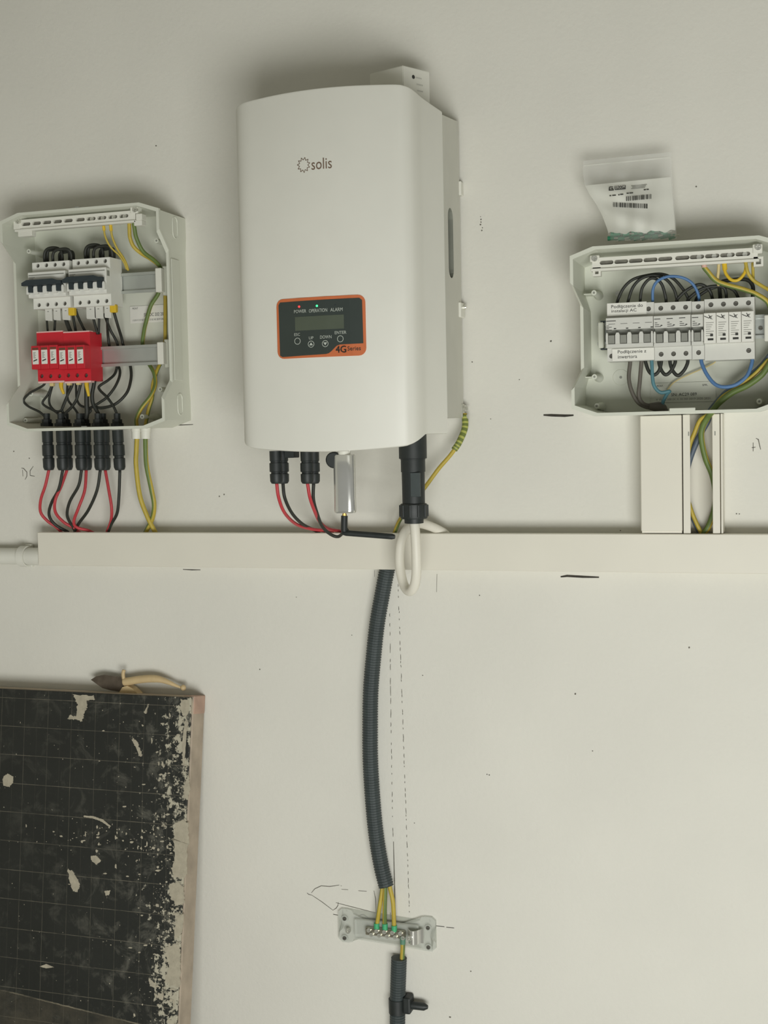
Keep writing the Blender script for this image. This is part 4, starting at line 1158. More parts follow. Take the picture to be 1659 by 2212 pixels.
for (pts, lb) in (([(1393, 772), (1395, 784), (1401.7, 802), (1412.5, 810), (1423, 802), (1428, 786), (1429, 772)], 'left'), ([(1423, 772), (1424, 786), (1430, 802), (1438.5, 809.5), (1449, 802), (1458, 785), (1459, 772)], 'middle'), ([(1447, 772), (1448, 786), (1454, 802), (1464.5, 811), (1477, 801), (1485, 785), (1486, 772)], 'right')):
    rw('%s of three black bridge loops under the switches' % lb, pts, M_bwire, .0027, (.050, .056, .050), 'black bridge loops under the switches')
sheath = root('supply_cable', W(1420, 884, .05), 'grey cable with two brown cores entering the right box', 'cable')
for pts in ([(1361, 772, .05), (1361, 785, .05), (1358.4, 817, .05), (1365, 846, .05), (1380, 871, .048), (1404, 881, .045), (1425, 878, .04)], [(1386, 772, .05), (1385.5, 783, .05), (1382, 824, .05), (1380, 856, .05), (1391, 873, .048), (1410, 876, .045), (1427, 874, .04)]):
    bm = B(); tube(bm, path(pts), .0031, 10); fin(bm, 'core', M_gwire, sheath, smooth='all')
bm = B(); tube(bm, path([(1402, 878, .046), (1416, 879, .044), (1427, 881, .038), (1432, 890, .03)]), lambda t: .0050 + .0035 * min(1, t * 2), 14); fin(bm, 'sheath', M_gwire, sheath, smooth='all')
rw('teal wire under the switches ending beside the sticker', [(1407, 772), (1408, 784), (1410, 820), (1415, 837), (1428, 848), (1446, 845), (1441, 851), (1433, 866), (1430, 878)], M_teal, .0027, (.055, .06, .04))
rw('bright blue wire looping below the surge arrester', [(1514, 770), (1516, 785), (1527, 809), (1544.5, 830), (1566, 836), (1592, 830), (1614, 811), (1624, 785), (1625, 770)], M_blue, .0028, (.05, .07, .05))
rw('thin beige wire slanting behind the black loops', [(1545, 772), (1541, 785), (1484, 811), (1456, 826), (1441, 843)], M_pale, .0010, (.012, .012, .012))
GG = 'earth wires in the right box'
gy([(1664, 782, .05), (1655, 797, .05), (1642, 813, .05), (1614, 833, .048), (1581, 849, .046), (1552, 872, .046), (1538, 890, .048), (1528, 903, .040), (1517, 925, .034), (1515.5, 950, .030), (1524, 990, .026), (1538, 1025, .022), (1545, 1060, .020), (1544, 1095, .020), (1531, 1136, .020), (1518, 1154, .02), (1512, 1160, .018)], .0044, 'earth_wire', 'thick yellow-green wire leaving the right box down the open duct', GG, twist=3, stripe=(9, 14))
bm = B(); tube(bm, path([(1668, 762, .04), (1640, 795, .038), (1600, 826, .036), (1568, 848, .034), (1546, 872, .034), (1533, 890, .034), (1529, 910, .026), (1510, 944, .020), (1493, 985, .016), (1484, 1020, .014), (1482, 1060, .014), (1488, 1095, .014), (1500, 1125, .014), (1513, 1154, .014)]), .0042, 12)
fin(bm, 'wire', mat('slate_blue_insulation', (92, 104, 118), .5), None, smooth='all', label='slate-blue wire beside the earth wire in the open duct', cat='wire')
gy([(1660, 776, .045), (1632, 806, .044), (1598, 833, .042), (1562, 856, .04), (1542, 880, .04), (1528, 896, .038), (1512, 908, .034), (1500, 935, .030), (1490, 962, .028), (1482, 1010, .026), (1482, 1060, .026), (1490, 1092, .026), (1499, 1118, .024), (1514, 1150, .020), (1519, 1158, .018)], .0032, 'earth_wire', 'pale yellow-green wire hugging the open duct\'s left lip', GG, twist=3, stripe=(1, 5))
t = root('earth_wire', W(1521, 575, .08), 'green wire with pink ferrule from the right terminal bar', 'wire', GG)
gy([(1521, 570, .080), (1521, 577, .080), (1529, 587, .078), (1545, 605, .074), (1565, 614, .070), (1606, 625, .062), (1635, 636, .055), (1660, 655, .05), (1668, 690, .046), (1672, 730, .046)], .0036, 'insulation', None, parent=t, stripe=(0, 9), twist=3)
bm = B(); tube(bm, [W(1520.5, 567, .081), W(1521.5, 578, .0805)], .0038, 10); fin(bm, 'ferrule', M_pink, t)
wire('short pale wire hanging from the right terminal bar', [(1553, 566, .078), (1552, 585, .074), (1550, 603, .068), (1552, 616, .055)], M_pale, .0024)
t = root('earth_wire', W(1565, 571, .08), 'yellow U-shaped wire between two holes of the right terminal bar', 'wire')
bm = B(); tube(bm, path([(1564, 562, .082), (1565, 573, .082), (1567, 589, .082), (1579, 604, .082), (1594, 605, .082), (1607, 592, .081), (1611, 578, .080), (1611, 562, .080)]), .0023, 10); fin(bm, 'insulation', M_yferr, t, smooth='all')
bm = B(); tube(bm, [W(1564.5, 567, .082), W(1566, 583, .082)], .0036, 10); fin(bm, 'ferrule', M_yferr, t, smooth=True)
wire('long yellow wire from the right terminal bar to the box\'s right side', [(1610, 562, .083), (1612, 575, .083), (1616, 590, .082), (1627, 605, .078), (1645, 617, .07), (1662, 627, .06), (1676, 640, .05)], M_yel, .0026)
wire('short yellow wire behind the long yellow wire', [(1626, 566, .076), (1626.5, 585, .072), (1627, 604, .064)], M_yel, .0022)

# ------------------------------------------------------------------ bag of ferrules on the right box
bt = W(1385, 520, .055)
bag = root('plastic_bag', (bt.x, -.05, QZ1 + .0016), 'clear plastic bag with printed white panel standing on the right box', 'bag')
BD = .062
def bag_pt(u, v, side, k=1.0):
    """u across 0..1, v from bottom 0 to top 1; pillow bulge toward the viewer (side 1) or the wall (-1)"""
    lx = [(0, 1316), (.12, 1313), (.2, 1308), (.32, 1300), (.45, 1288), (.58, 1273), (.70, 1263), (.85, 1259), (1, 1260)]
    rx = [(0, 1462), (.2, 1460), (.45, 1456), (.70, 1452), (1, 1450)]
    def ip(tab, v):
        for (a, x), (b, y) in zip(tab, tab[1:]):
            if a <= v <= b: return x + (y - x) * (v - a) / (b - a)
        return tab[-1][1]
    xl, xr = ip(lx, v), ip(rx, v)
    px = xl + (xr - xl) * u
    py = (519 - .035 * (px - 1385)) + v * ((338 - .10 * (px - 1355)) - (519 - .035 * (px - 1385)))
    bul = (.003 + .024 * max(0, 1 - v * 1.15) ** .8) * math.sin(math.pi * min(max(u, 0), 1)) ** .6
    wr = .0026 * math.sin(u * 9 + v * 14) * math.sin(v * 7 + 1.3) + .0018 * math.sin(u * 23 - v * 9) + .002 * math.sin(v * 21 + u * 5)
    env = math.sin(math.pi * u) ** .5 * (1 - .5 * v)
    d = BD - .022 * v + side * bul + wr * env * k
    return W(px, py, d)
def bag_sheet(name, m, u0, u1, v0, v1, side, nu, nv, off=0.0, wav=None, th=0.0):
    bm = B(); g = []
    for j in range(nv + 1):
        row = []
        for i in range(nu + 1):
            u, v = u0 + (u1 - u0) * i / nu, v0 + (v1 - v0) * j / nv
            if wav and j == nv: v += wav(u)
            if wav and j == 0: v += .012 * math.sin(u * 21) + .008 * math.sin(u * 43)
            p = bag_pt(min(max(u, .001), .999), v, side); p.y -= off
            row.append(bm.verts.new(p))
        g.append(row)
    for j in range(nv):
        for i in range(nu): bm.faces.new((g[j][i], g[j][i + 1], g[j + 1][i + 1], g[j + 1][i]))
    if th: bmesh.ops.solidify(bm, geom=bm.faces[:], thickness=th)
    return fin(bm, name, m, bag, smooth='all', recalc=False)
bag_sheet('bag_front', M_film, 0, 1, 0, 1, 1, 24, 28, .0012)
bag_sheet('bag_back', M_film, 0, 1, 0, 1, -1, 16, 20)
bag_sheet('printed_panel', M_insert, .004, .985, .095, .705, 1, 30, 26, 0, lambda u: .02 * (u - .5))
bag_sheet('zip_seal', M_insert, .004, .99, .93, .945, 1, 24, 2, .0008)
# print on the panel
def on_bag(px, py, o=.0022):
    best = None
    u = .5; v = .5
    for it in range(24):                 # small search for the sheet point seen at this pixel
        p = bag_pt(u, v, 1)
        q = p - CC; x = 829.5 + FPX * q.dot(CR) / q.dot(CF); y = 1106 - FPX * q.dot(CU) / q.dot(CF)
        u += (px - x) / 160 * .8; v -= (py - y) / 175 * .8
        u = min(max(u, .01), .99); v = min(max(v, .01), .99)
    p = bag_pt(u, v, 1); p.y -= o
    return p
def bag_quads(name, quads, m):
    bm = B()
    for qd in quads: bm.faces.new([bm.verts.new(on_bag(*c)) for c in qd])
    return fin(bm, name, m, bag, recalc=False)
def bar_row(x0, y0, x1, y1, h, n, seed):
    rnd = random.Random(seed); out = []; t = 0
    ws = [rnd.uniform(.5, 1.8) for _ in range(n)]; tot = sum(ws); acc = 0
    for i, w_ in enumerate(ws):
        a, b = acc / tot, (acc + w_) / tot; acc += w_
        if i % 2 == 0:
            xa, xb = x0 + (x1 - x0) * a, x0 + (x1 - x0) * b; ya, yb = y0 + (y1 - y0) * a, y0 + (y1 - y0) * b
            out.append([(xa, ya), (xb, yb), (xb, yb + h), (xa, ya + h)])
    return out
bag_quads('barcode', bar_row(1325, 437.5, 1399, 441, 10, 41, 3), M_ink)
bag_quads('barcode', bar_row(1353, 425, 1407, 420, 10, 35, 5), M_ink)
bag_quads('logo_block', [[(1328.5, 403), (1352, 400.5), (1352, 409), (1328.5, 411)]], M_ink)
def bag_text(s, x0, x1, y0, y1, slope, m, o=.0026):
    vs, fs = glyphs(s); bm = B()
    nv = [bm.verts.new(on_bag(x0 + (x1 - x0) * u, y1 + (y0 - y1) * v + slope * u, o)) for u, v in vs]
    for f in fs:
        try: bm.faces.new([nv[i] for i in f])
        except ValueError: pass
    return fin(bm, 'printed_lettering', m, bag, recalc=False)
bag_text('ERGOM', 1330, 1350.5, 402.7, 409.2, -2, M_paper)
bag_quads('logo_mark', [[(1316, 405), (1318, 403.5), (1324, 403.5), (1326, 405)], [(1316, 405), (1318, 405), (1318, 412), (1315.5, 412)], [(1318, 407), (1324, 406.5), (1326.5, 410), (1323, 409)], [(1315.5, 410.5), (1322, 410), (1327, 410), (1326, 412), (1315.5, 412.5)]], M_ink)
bag_quads('fine_print', [[(x, y - .1 * (x - 1316)), (x + w_, y - .1 * (x + w_ - 1316)), (x + w_, y + 2.2 - .1 * (x + w_ - 1316)), (x, y + 2.2 - .1 * (x - 1316))] for x, y, w_ in ((1317, 422.5, 4), (1323, 422.5, 8), (1336, 422.5, 3), (1340, 422, 7), (1354, 421, 5), (1360, 421, 8), (1391, 417, 5), (1397, 417, 5))], M_ink)
bag_quads('fine_print', [[(x, y - .1 * (x - 1316)), (x + w_, y - .1 * (x + w_ - 1316)), (x + w_, y + 1.4 - .1 * (x + w_ - 1316)), (x, y + 1.4 - .1 * (x - 1316))] for x, y, w_ in ((1364, 406.5, 34), (1366, 409.5, 30), (1364, 412.5, 30))], M_inkg)
# loose green ferrules in the bag
rnd = random.Random(11)
k = 0
for (px, py) in [(1322 + 8.1 * i, 514.5 - .28 * i) for i in range(17)] + [(1328 + 9.2 * i, 506 - .25 * i) for i in range(13)] + [(1340 + 11 * i, 497 - .3 * i) for i in range(10)]:
    P = W(px + rnd.uniform(-2, 2), py + rnd.uniform(-1.5, 1.5), .058 + rnd.uniform(-.004, .008))
    P.z = max(P.z, QZ1 + .0062)
    a = rnd.uniform(-.6, .6); c_ = Vector((math.cos(a), rnd.uniform(-.25, .25), math.sin(a) * .35)).normalized() * .0062
    f = root('wire_ferrule', P - c_, 'one of the loose green ferrules inside the clear bag', 'ferrule', 'green ferrules in the bag')
    bm = B(); tube(bm, [P - c_, P + c_ * .5], .0034, 8); fin(bm, 'sleeve', M_ggreen, f, smooth=True)
    bm = B(); tube(bm, [P + c_ * .5, P + c_ * 1.6], .0014, 6); fin(bm, 'pin', M_steel, f, smooth=True)

# ------------------------------------------------------------------ corrugated conduits and earth bar
def corrugated(label, pts, r, pitch=.0044, group=None):
    P = smooth_path([W(*p) for p in pts], 30)
    L = [0.0]
    for a, b in zip(P, P[1:]): L.append(L[-1] + (b - a).length)
    n = int(L[-1] / pitch) * 4
    out = []; j = 0
    for i in range(n + 1):
        s = L[-1] * i / n
        while j < len(L) - 2 and L[j + 1] < s: j += 1
        out.append(P[j].lerp(P[j + 1], (s - L[j]) / max(L[j + 1] - L[j], 1e-9)))
    cnt = {'i': -1}
    def rad(t):
        i = round(t * n)
        return r * (1.0 if i % 4 in (0, 1) else .90)
    bm = B(); tube(bm, out, rad, 18)
    return bm
up = root('corrugated_conduit', W(834, 1912, .015), 'upper dark corrugated conduit hanging from the trunking', 'conduit', 'dark corrugated conduits')
bm = corrugated('', [(838, 1222, .0165), (835, 1236, .0155), (828, 1272, .0145), (815, 1345, .014), (807, 1417, .014), (801, 1489, .014), (799.5, 1562, .014), (800, 1640, .014), (804.5, 1720, .014), (812, 1800, .014), (823, 1868, .0145), (834, 1914, .016)], .0132)
fin(bm, 'corrugated_tube', M_conduit, up)
lo = root('corrugated_conduit', (W(859, 2300, .015).x, -.015, FZ), 'lower dark corrugated conduit rising to the earth bar', 'conduit', 'dark corrugated conduits')
pz = W(859, 2215, .015)
bm = B()
P0 = [(862, 2069, .016), (860.5, 2110, .015), (859, 2160, .015), (858.5, 2215, .015)]
bm = corrugated('', P0 + [(857, 2400, .015), (855, 2640, .015)], .0132)
fin(bm, 'corrugated_tube', M_conduit, lo)
cp = root('conduit_clip', W(876, 2172, .01), 'black pipe clip with screw plug on the lower conduit', 'clip')
q = W(858.5, 2172, .015)
bm = B(); lathe(bm, [(0, .0146), (.024, .0146)], (q.x, q.y, q.z - .012), (0, 0, 1), 20); fin(bm, 'clip_band', M_black, cp, smooth=True)
x0, x1, z0, z1 = rect(876, 889, 2153, 2188, .018)
bm = B(); box(bm, x0 - .003, x1, -.026, -.002, z0, z1, .003, 2); fin(bm, 'clip_ear', M_black, cp)
a, b = W(886, 2171, .016), W(924, 2170, .016)
bm = B(); lathe(bm, [(0, .0066), ((b.x - a.x) * .8, .0064), (b.x - a.x, .003)], (a.x, a.y, a.z), (1, 0, 0), 12); fin(bm, 'plug_stub', M_black, cp, smooth=True)

EC = W(838, 2012, .012)
eb = root('earth_bar', (EC.x, 0, EC.z - .03), 'clear earth terminal bar screwed to the wall between the conduits', 'terminal')
ex0, ex1 = W(731, 2000, .006).x, W(941, 2023, .006).x
hb_, hl = .0185, .0290
def dog(x0, x1, zc, hb, hl, lw):
    pts = []
    for (sx, xa) in ((1, x1), (-1, x0)):
        def X(o): return xa - sx * o
        half = []
        half += [(X(lw * 1.35), zc - hb), (X(lw * 1.05), zc - hb * 1.15), (X(lw * .95), zc - hl * .95), (X(lw * .7), zc - hl), (X(lw * .25), zc - hl), (X(0), zc - hl * .8), (X(0), zc - hl * .45), (X(lw * .25), zc - hl * .25), (X(lw * .35), zc)]
        full = half + [(x, 2 * zc - z) for x, z in half[::-1][1:]]
        pts += full
    return pts
bm = B(); prism(bm, dog(ex0, ex1, EC.z, hb_, hl, .026), 0.0005, .006); bmesh.ops.triangulate(bm, faces=[f for f in bm.faces if len(f.verts) > 4]); base = fin(bm, 'clear_base', M_clear, eb)
bm = B(); box(bm, W(765, 2005, .01).x, W(905, 2018, .01).x, -.013, -.006, EC.z - .0155, EC.z + .0155, .003, 2); fin(bm, 'raised_back', M_clear, base)
for (x, y) in ((745, 1984), (745, 2026), (925, 2004), (926, 2046)):
    q = W(x, y, .0065); bm = B(); lathe(bm, [(0, .0062), (.002, .0060), (.002, .0035), (.0008, .0035)], (q.x, -.006, q.z), (0, -1, 0), 14); h_ = fin(bm, 'screw_boss', M_clear, base, smooth=True)
    inst(SCREW, 'base_screw', h_, (q.x, -.0082, q.z))
inst(SCREWX, 'fixing_screw', eb, W(752, 2010.5, .015))
zb = EC.z
bx0_, bx1_ = W(789, 2014, .022).x, W(874, 2020, .022).x
bm = B(); box(bm, bx0_, bx1_, -.022, -.013, zb - .0062, zb + .0062, .0012); brs = fin(bm, 'metal_bar', mat('nickel_bar', (176, 172, 156), .3, metal=.9, var=.1, scale=150), eb)
for i in range(5):
    x = bx0_ + (bx1_ - bx0_) * (.1 + .2 * i)
    inst(SCREWS, 'clamp_screw', brs, (x, -.0235, zb + .0034)); inst(SCREWS, 'clamp_screw', brs, (x + .0045, -.0235, zb - .0036))
x0, x1 = W(877, 2020, .03).x, W(909, 2024, .03).x
bm = B(); prev = None
for k in range(13):
    t_ = k / 12; x = x0 + (x1 - x0) * t_; d = .016 + .012 * math.sin(math.pi * min(1, t_ * 1.25 + .02)) ** .7 if t_ < .8 else .016
    ring = [bm.verts.new((x, -d, zb - .0125)), bm.verts.new((x, -d, zb + .0105)), bm.verts.new((x, -d + .0014, zb + .0105)), bm.verts.new((x, -d + .0014, zb - .0125))]
    if prev:
        for j in range(4): bm.faces.new((prev[j], prev[(j + 1) % 4], ring[(j + 1) % 4], ring[j]))
    else: bm.faces.new(ring)
    prev = ring
bm.faces.new(prev)
fin(bm, 'strap_clamp', M_silver, eb, label='bright bent metal strap')
inst(SCREWX, 'strap_screw', eb, W(884.5, 2027, .030))
GC = 'earth wires at the earth bar'
for i, (pts, e, lb) in enumerate((([(824, 1905, .018), (825.5, 1921, .019), (819, 1965, .021), (814, 1999, .019)], (813.5, 2000), 'left'), ([(831, 1905, .018), (832, 1921, .022), (831, 1965, .023), (831, 2000, .019)], (831.5, 2001), 'middle'), ([(840, 1905, .018), (843, 1921, .019), (849, 1950, .021), (851.5, 2003, .019)], (851.5, 2005), 'right'))):
    t = root('earth_wire', W(e[0], e[1] + 8, .02), '%s of three yellow-green wires entering the earth bar' % lb, 'wire', GC)
    gy(pts, .0036, 'insulation', None, parent=t, twist=2, stripe=((1, 4), (8, 12), (2, 5))[i])
    bm = B(); tube(bm, [W(e[0], e[1] - 6, .0195), W(e[0] + .3, e[1] + 7, .0195)], .0047, 12); fin(bm, 'green_sleeve', M_gshr, t, smooth=True, label='green shrink sleeve')
t = root('earth_wire', W(869, 2075, .018), 'single yellow wire leaving the bottom of the earth bar', 'wire', GC)
gy([(870, 2022, .018), (870, 2045, .019), (869, 2065, .018), (868, 2085, .017)], .0040, 'insulation', None, parent=t, twist=1, stripe=(8, 11))
bm = B(); tube(bm, [W(870, 2022, .0195), W(870, 2039, .0195)], .0047, 12); fin(bm, 'green_sleeve', mat('dull_green_sleeve', (96, 140, 116), .5), t, smooth=True)

# ------------------------------------------------------------------ leaning blackboard
tl = math.atan(.164)
top = W(415, 1505, .05)
TB = .0505
LB = (top.z - FZ - math.sin(tl) * TB) / math.cos(tl) - .001
bdx = Vector((1, 0, 0)); bdn = Vector((0, -math.cos(tl), math.sin(tl))); bdu = Vector((0, math.sin(tl), math.cos(tl)))
bo = Vector((top.x, top.y, top.z))
BM = Matrix(((1, 0, 0, bo.x), (0, -bdn.y, bdu.y, bo.y), (0, -bdn.z, bdu.z, bo.z), (0, 0, 0, 1)))   # local: x right, y into the board, z up the board
bd = root('blackboard', bo - bdu * LB, 'old black gridded board with flaking paint leaning on the wall', 'board')
def bfin(bm, name, m, parent, **k):
    """mesh given in board coordinates, kept in them so that its texture follows the board"""
    bmesh.ops.recalc_face_normals(bm, faces=bm.faces[:])
    me = bpy.data.meshes.new(name); bm.to_mesh(me); bm.free(); me.materials.append(m)
    o = bpy.data.objects.new(name, me); COL.objects.link(o)
    if parent is bd:
        o.parent = bd; M = BM.copy(); M.translation = BM.translation - OFF[bd]; o.matrix_local = M
    else: o.parent = parent
    return props(o, **k)
def to_board(px, py):
    v = CF * FPX + CR * (px - 829.5) - CU * (py - 1106.0)
    t = (bo - CC).dot(bdn) / v.dot(bdn)
    p = CC + v * t - bo
    return p.x, p.dot(bdu)
GZ0, GZ1 = to_board(205, 1579)[1], to_board(205, 1705)[1]
GX0, GX1 = to_board(152, 1642), to_board(309.6, 1642)
PZ_, PX_ = (GZ0 - GZ1) / 2, (GX1[0] - GX0[0]) / 3
def board_mat():
    m = bpy.data.materials.new('flaking_blackboard'); m.use_nodes = True
    nt = m.node_tree; b = nt.nodes['Principled BSDF']; b.inputs['Roughness'].default_value = .55
    N = nt.nodes.new; Lk = nt.links.new
    tc = N('ShaderNodeTexCoord'); sep = N('ShaderNodeSeparateXYZ'); Lk(tc.outputs['Object'], sep.inputs[0])
    def math_(op, a, b_=None, c=None, clamp=False):
        n = N('ShaderNodeMath'); n.operation = op; n.use_clamp = clamp
        for i, v in enumerate((a, b_, c)):
            if v is None: continue
            if isinstance(v, (int, float)): n.inputs[i].default_value = v
            else: Lk(v, n.inputs[i])
        return n.outputs[0]
    def noise(sc, det=6, rough=.6, dist=0.0):
        n = N('ShaderNodeTexNoise'); n.inputs['Scale'].default_value = sc; n.inputs['Detail'].default_value = det; n.inputs['Roughness'].default_value = rough; n.inputs['Distortion'].default_value = dist
        Lk(tc.outputs['Object'], n.inputs['Vector']); return n.outputs['Fac']
    def mix(f, a, c):
        n = N('ShaderNodeMix'); n.data_type = 'RGBA'
        Lk(f, n.inputs['Factor'])
        for s, v in (('A', a), ('B', c)):
            i = [q for q in n.inputs if q.name == s and q.type == 'RGBA'][0]
            if isinstance(v, tuple): i.default_value = v
            else: Lk(v, i)
        return [q for q in n.outputs if q.type == 'RGBA'][0]
    X, Z = sep.outputs[0], sep.outputs[2]
    n1 = noise(9); n2 = noise(75, 12, .72); n3 = noise(150, 5, .6); n4 = noise(26, 6, .7, .6)
    col = mix(n1, lin((22, 24, 20)) + (1,), lin((42, 44, 39)) + (1,))
    # dusty smears, more of them toward the right edge
    dust = math_('MULTIPLY', math_('SMOOTHSTEP' if False else 'SUBTRACT', n4, .52, clamp=True), math_('ADD', math_('MULTIPLY', math_('POWER', math_('ADD', 1.0, math_('MULTIPLY', X, 2.2), clamp=True), 2), 3.4), .5))
    col = mix(math_('MINIMUM', dust, .75), col, lin((128, 126, 114)) + (1,))
    # grid of scratched lines
    def grid(v, per, off, wd):
        f = math_('FRACT', math_('ADD', math_('DIVIDE', v, per), off))
        return math_('LESS_THAN', math_('ABSOLUTE', math_('SUBTRACT', f, .5)), wd / per)
    Xs = math_('ADD', X, math_('MULTIPLY', Z, .03))
    g = math_('MAXIMUM', math_('MULTIPLY', grid(Xs, PX_, .5 - (GX0[0] + .03 * GX0[1]) / PX_, .00042), .55), math_('MULTIPLY', grid(Z, PZ_, .5 - GZ0 / PZ_, .00048), .85))
    g2 = grid(Xs, PX_, .97 - (GX0[0] + .03 * GX0[1]) / PX_, .0003)
    g = math_('MULTIPLY', math_('MAXIMUM', g, math_('MULTIPLY', g2, .22)), math_('MULTIPLY', math_('SUBTRACT', noise(16, 6, .75), .30, clamp=True), 2.6), clamp=True)
    col = mix(g, col, lin((128, 122, 106)) + (1,))
    # brown worn lower zone under a slanting edge
    ea, eb_ = to_board(23, 2141), to_board(270, 2202); es = (eb_[1] - ea[1]) / (eb_[0] - ea[0])
    edge = math_('ADD', math_('MULTIPLY', X, es), ea[1] - es * ea[0])
    low = math_('MULTIPLY', math_('LESS_THAN', math_('ADD', Z, math_('MULTIPLY', n2, .004)), edge), math_('MULTIPLY', math_('SUBTRACT', noise(11, 8, .75), .36, clamp=True), 2.6), clamp=True)
    col = mix(low, col, lin((84, 78, 64)) + (1,))
    rim = math_('MULTIPLY', math_('LESS_THAN', math_('ABSOLUTE', math_('SUBTRACT', math_('ADD', Z, math_('MULTIPLY', n2, .004)), edge)), .0011), math_('MULTIPLY', math_('SUBTRACT', noise(20, 6), .36, clamp=True), 3.0), clamp=True)
    col = mix(rim, col, lin((140, 132, 112)) + (1,))
    # flaked paint: beige specks, dense at the right edge
    near = math_('POWER', math_('ADD', 1.0, math_('MULTIPLY', X, 5.0), clamp=True), 2.5)
    lowz = math_('ADD', .55, math_('MULTIPLY', Z, -.9), clamp=True)
    wide = math_('POWER', math_('ADD', 1.0, math_('MULTIPLY', X, 1.9), clamp=True), 2)
    thr = math_('SUBTRACT', math_('SUBTRACT', .728, math_('MULTIPLY', wide, .035)), math_('MULTIPLY', math_('MULTIPLY', near, lowz), .17))
    fl = math_('MULTIPLY', math_('SUBTRACT', math_('ADD', math_('MULTIPLY', n2, .72), math_('MULTIPLY', n1, .28)), math_('SUBTRACT', thr, .075)), 60, clamp=True)
    col = mix(fl, col, lin((186, 180, 160)) + (1,))
    sp = math_('MULTIPLY', math_('SUBTRACT', n3, .69), 40, clamp=True)
    col = mix(sp, col, lin((168, 164, 146)) + (1,))
    Lk(col, b.inputs['Base Color'])
    bp = N('ShaderNodeBump'); bp.inputs['Strength'].default_value = .4; bp.inputs['Distance'].default_value = .001
    Lk(math_('SUBTRACT', n3, fl), bp.inputs['Height']); Lk(bp.outputs['Normal'], b.inputs['Normal'])
    return m
BW = .62
bm = B(); prism(bm, [(-BW, -LB), (-.003, -LB), (-.003, 0), (-BW, 0)], 0, 0, lambda x, z, d: Vector((x, d, z))) if False else box(bm, -BW, -.002, 0, .006, -LB, -.0015, .001)
fc = bfin(bm, 'black_face', board_mat(), bd)
bm = B(); box(bm, -.020, 0, .0062, TB, -LB, 0, .0015); bfin(bm, 'side_rail', M_wood, bd, label='worn wooden edge')
bm = B(); box(bm, -BW, -.0205, .0062, TB, -.022, 0, .0015); bfin(bm, 'top_rail', M_wood, bd)
bm = B(); box(bm, -BW, -.0205, .030, .034, -LB, -.0225); bfin(bm, 'back_sheet', M_wood, bd)
M_cap = mat('cap_wood', (186, 156, 138), .8, var=.1, scale=40)
bm = B(); box(bm, -.0195, .0012, .0075, TB - .001, -.030, .0008, .001); bfin(bm, 'corner_block', M_cap, bd, label='pinkish end-grain corner')
# paint peeled away in larger patches
M_peel = mat('bared_plaster', (178, 170, 150), .8, var=.12, scale=90, bump=.3)
rnd = random.Random(4)
def peel(poly, jit=1.5):
    bm = B(); out = []
    n = len(poly)
    for i in range(n):
        a, b = poly[i], poly[(i + 1) % n]
        for k in range(9):
            t = k / 9; out.append((a[0] + (b[0] - a[0]) * t + rnd.uniform(-jit, jit), a[1] + (b[1] - a[1]) * t + rnd.uniform(-jit, jit)))
    vs = [bm.verts.new((to_board(*p)[0], -.0005, to_board(*p)[1])) for p in out]
    f = bm.faces.new(vs); r = bmesh.ops.extrude_face_region(bm, geom=[f]); 
    for v in r['geom']:
        if isinstance(v, bmesh.types.BMVert): v.co.y = .0008
    bmesh.ops.triangulate(bm, faces=bm.faces[:])
    o = bfin(bm, 'peeled_patch', M_peel, fc)
    return o
Zp = lambda x, y: (x / 3.456, 1420 + y / 3.456)
Zq = lambda x, y: (x / 3.456, 1800 + y / 3.456)
peel([Zp(*p) for p in ((545, 280), (700, 285), (705, 315), (645, 325), (655, 360), (635, 405), (615, 480), (575, 465), (505, 460), (520, 430), (565, 445), (580, 350))])
peel([Zp(*p) for p in ((30, 885), (60, 868), (100, 890), (98, 935), (70, 968), (25, 955), (20, 910))], .6)
peel([Zp(*p) for p in ((985, 612), (1010, 610), (1030, 640), (1050, 690), (1062, 735), (1040, 738), (1020, 690))])
peel([Zp(*p) for p in ((1100, 350), (1115, 350), (1095, 420), (1078, 410))])
peel([Zp(*p) for p in ((625, 1180), (700, 1186), (770, 1210), (830, 1262), (815, 1265), (750, 1222), (690, 1200), (625, 1192))], .5)
peel([Zp(*p) for p in ((1350, 310), (1405, 320), (1410, 400), (1395, 440), (1370, 440), (1345, 380))])
peel([Zp(*p) for p in ((1375, 830), (1395, 560), (1405, 480), (1380, 480), (1360, 640), (1365, 780))], .8)
peel([Zp(*p) for p in ((1370, 970), (1405, 880), (1420, 980), (1400, 1060), (1375, 1050))])
peel([Zp(*p) for p in ((1300, 1380), (1310, 1240), (1370, 1210), (1405, 1240), (1410, 1390)) ] + [Zq(*p) for p in ((1398, 120), (1395, 300), (1380, 330), (1300, 330), (1285, 280), (1310, 150), (1290, 40))])
peel([Zq(*p) for p in ((1240, 840), (1330, 825), (1345, 860), (1350, 1000), (1340, 1150), (1230, 1110), (1260, 1000), (1235, 900))], 2.4)
peel([Zq(*p) for p in ((1320, 620), (1370, 600), (1362, 740), (1320, 790), (1300, 770))])
peel([Zq(*p) for p in ((1260, 380), (1330, 360), (1370, 400), (1375, 520), (1310, 540), (1270, 470))], 2.2)
peel([Zq(*p) for p in ((505, 262), (545, 285), (570, 330), (600, 375), (580, 440), (545, 430), (515, 350))])
peel([Zq(*p) for p in ((680, 170), (720, 165), (755, 205), (720, 235), (680, 200))], .8)
peel([Zq(*p) for p in ((1110, 1080), (1160, 1120), (1170, 1160), (1120, 1140))], .8)
peel([Zq(*p) for p in ((1180, 1190), (1225, 1200), (1215, 1250), (1185, 1235))], .8)
peel([Zq(*p) for p in ((780, 430), (825, 425), (815, 460), (790, 465))], .6)
peel([Zq(*p) for p in ((295, 995), (345, 975), (405, 1000), (345, 1008))], .5)

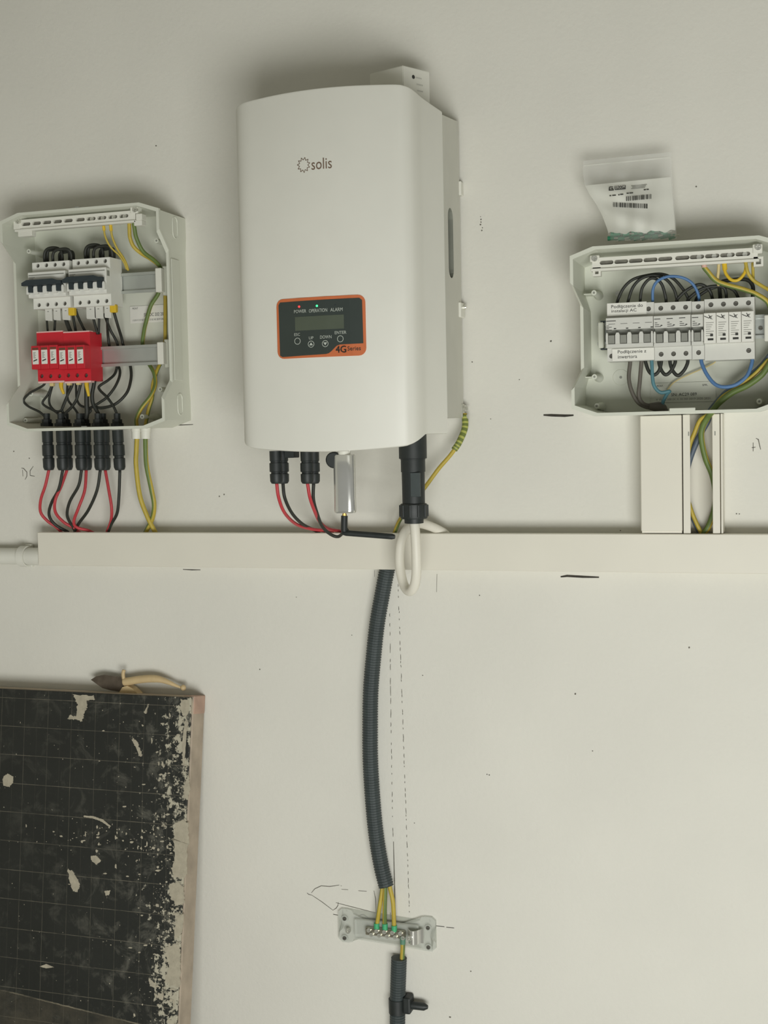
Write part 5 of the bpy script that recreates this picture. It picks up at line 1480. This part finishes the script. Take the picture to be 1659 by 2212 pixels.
rf = random.Random(21)
bm = B()
spots = []
for i in range(330):
    spots.append((412 - min(rf.expovariate(1 / 42), 330), rf.uniform(1530, 2215), rf.choice((.8, 1.0, 1.3, 1.8, 2.6, 3.4))))
for i in range(70): spots.append((rf.gauss(330, 45), rf.gauss(1812, 26), rf.choice((1.0, 1.5, 2.2, 3.2))))
for i in range(40): spots.append((rf.gauss(195, 45), rf.gauss(1800, 16), rf.choice((.9, 1.3, 2.0, 3.0))))
for i in range(90): spots.append((rf.gauss(372, 22), rf.gauss(2060, 90), rf.choice((1.2, 2.0, 3.0, 4.2))))
for i in range(60): spots.append((rf.uniform(5, 300), rf.uniform(1520, 2200), rf.choice((.7, .9, 1.2))))
for (x, y, r) in spots:
    edge_x = 415 - (y - 1505) * .0453 - 2.5
    if x > edge_x or x < -40 or y < 1512: continue
    n = rf.choice((5, 6, 7)); a0 = rf.uniform(0, 6.28); el = rf.uniform(.5, 1.6)
    vs = []
    for k in range(n):
        a = a0 + 2 * math.pi * k / n; q = r * rf.uniform(.55, 1.25)
        bx, bz = to_board(min(x + q * math.cos(a) * el, edge_x), y + q * math.sin(a) / el)
        vs.append(bm.verts.new((bx, -.0006 - (hash((round(x), round(y))) % 7) * .00003, bz)))
    bm.faces.new(vs)
bfin(bm, 'paint_flecks', M_peel, fc, kind='stuff')

# ------------------------------------------------------------------ small trowel on the board's top edge
tw = root('small_trowel', W(264, 1494, .02), 'small trowel with dark pointed blade and curved tan handle on the board\'s top edge', 'trowel')
def pp_(pts, d): return [(W(x, y, d).x, W(x, y, d).z) for x, y in pts]
bm = B(); prism(bm, pp_([(197, 1468), (208, 1461), (225, 1457.5), (250, 1461), (265, 1464), (268, 1480), (259, 1494), (240, 1491), (222, 1486), (208, 1476)], .02), .018, .0215); fin(bm, 'blade', M_blade, tw)
bm = B(); tube(bm, path([(268, 1447, .021), (266, 1455, .022), (267, 1466, .022), (270, 1478, .021)]), .0032, 10); fin(bm, 'guard', M_tan, tw, smooth='all')
bm = B(); P = path([(268, 1473, .021), (280, 1471.5, .021), (300, 1468, .021), (325, 1466, .021), (345, 1467.5, .021), (362, 1473, .021), (378, 1480, .021), (390, 1485, .021)])
tube(bm, P, lambda t: .0072 - .001 * t if t < .55 else .0066 - .0105 * (t - .55), 14); fin(bm, 'handle', M_tan, tw, smooth='all')
q = W(396, 1485.5, .021); bm = B(); lathe(bm, [(0, .001), (.001, .0034), (.0035, .0052), (.006, .0052), (.0085, .0034), (.0095, .001)], q - Vector((.0048, 0, 0)), (1, 0, 0), 14); fin(bm, 'end_knob', M_tan, tw, smooth=True)
bm = B(); prism(bm, pp_([(259, 1497), (268, 1483), (278, 1480), (290, 1486), (303, 1499)], .02), .010, .026); fin(bm, 'tang_block', M_tan, tw)
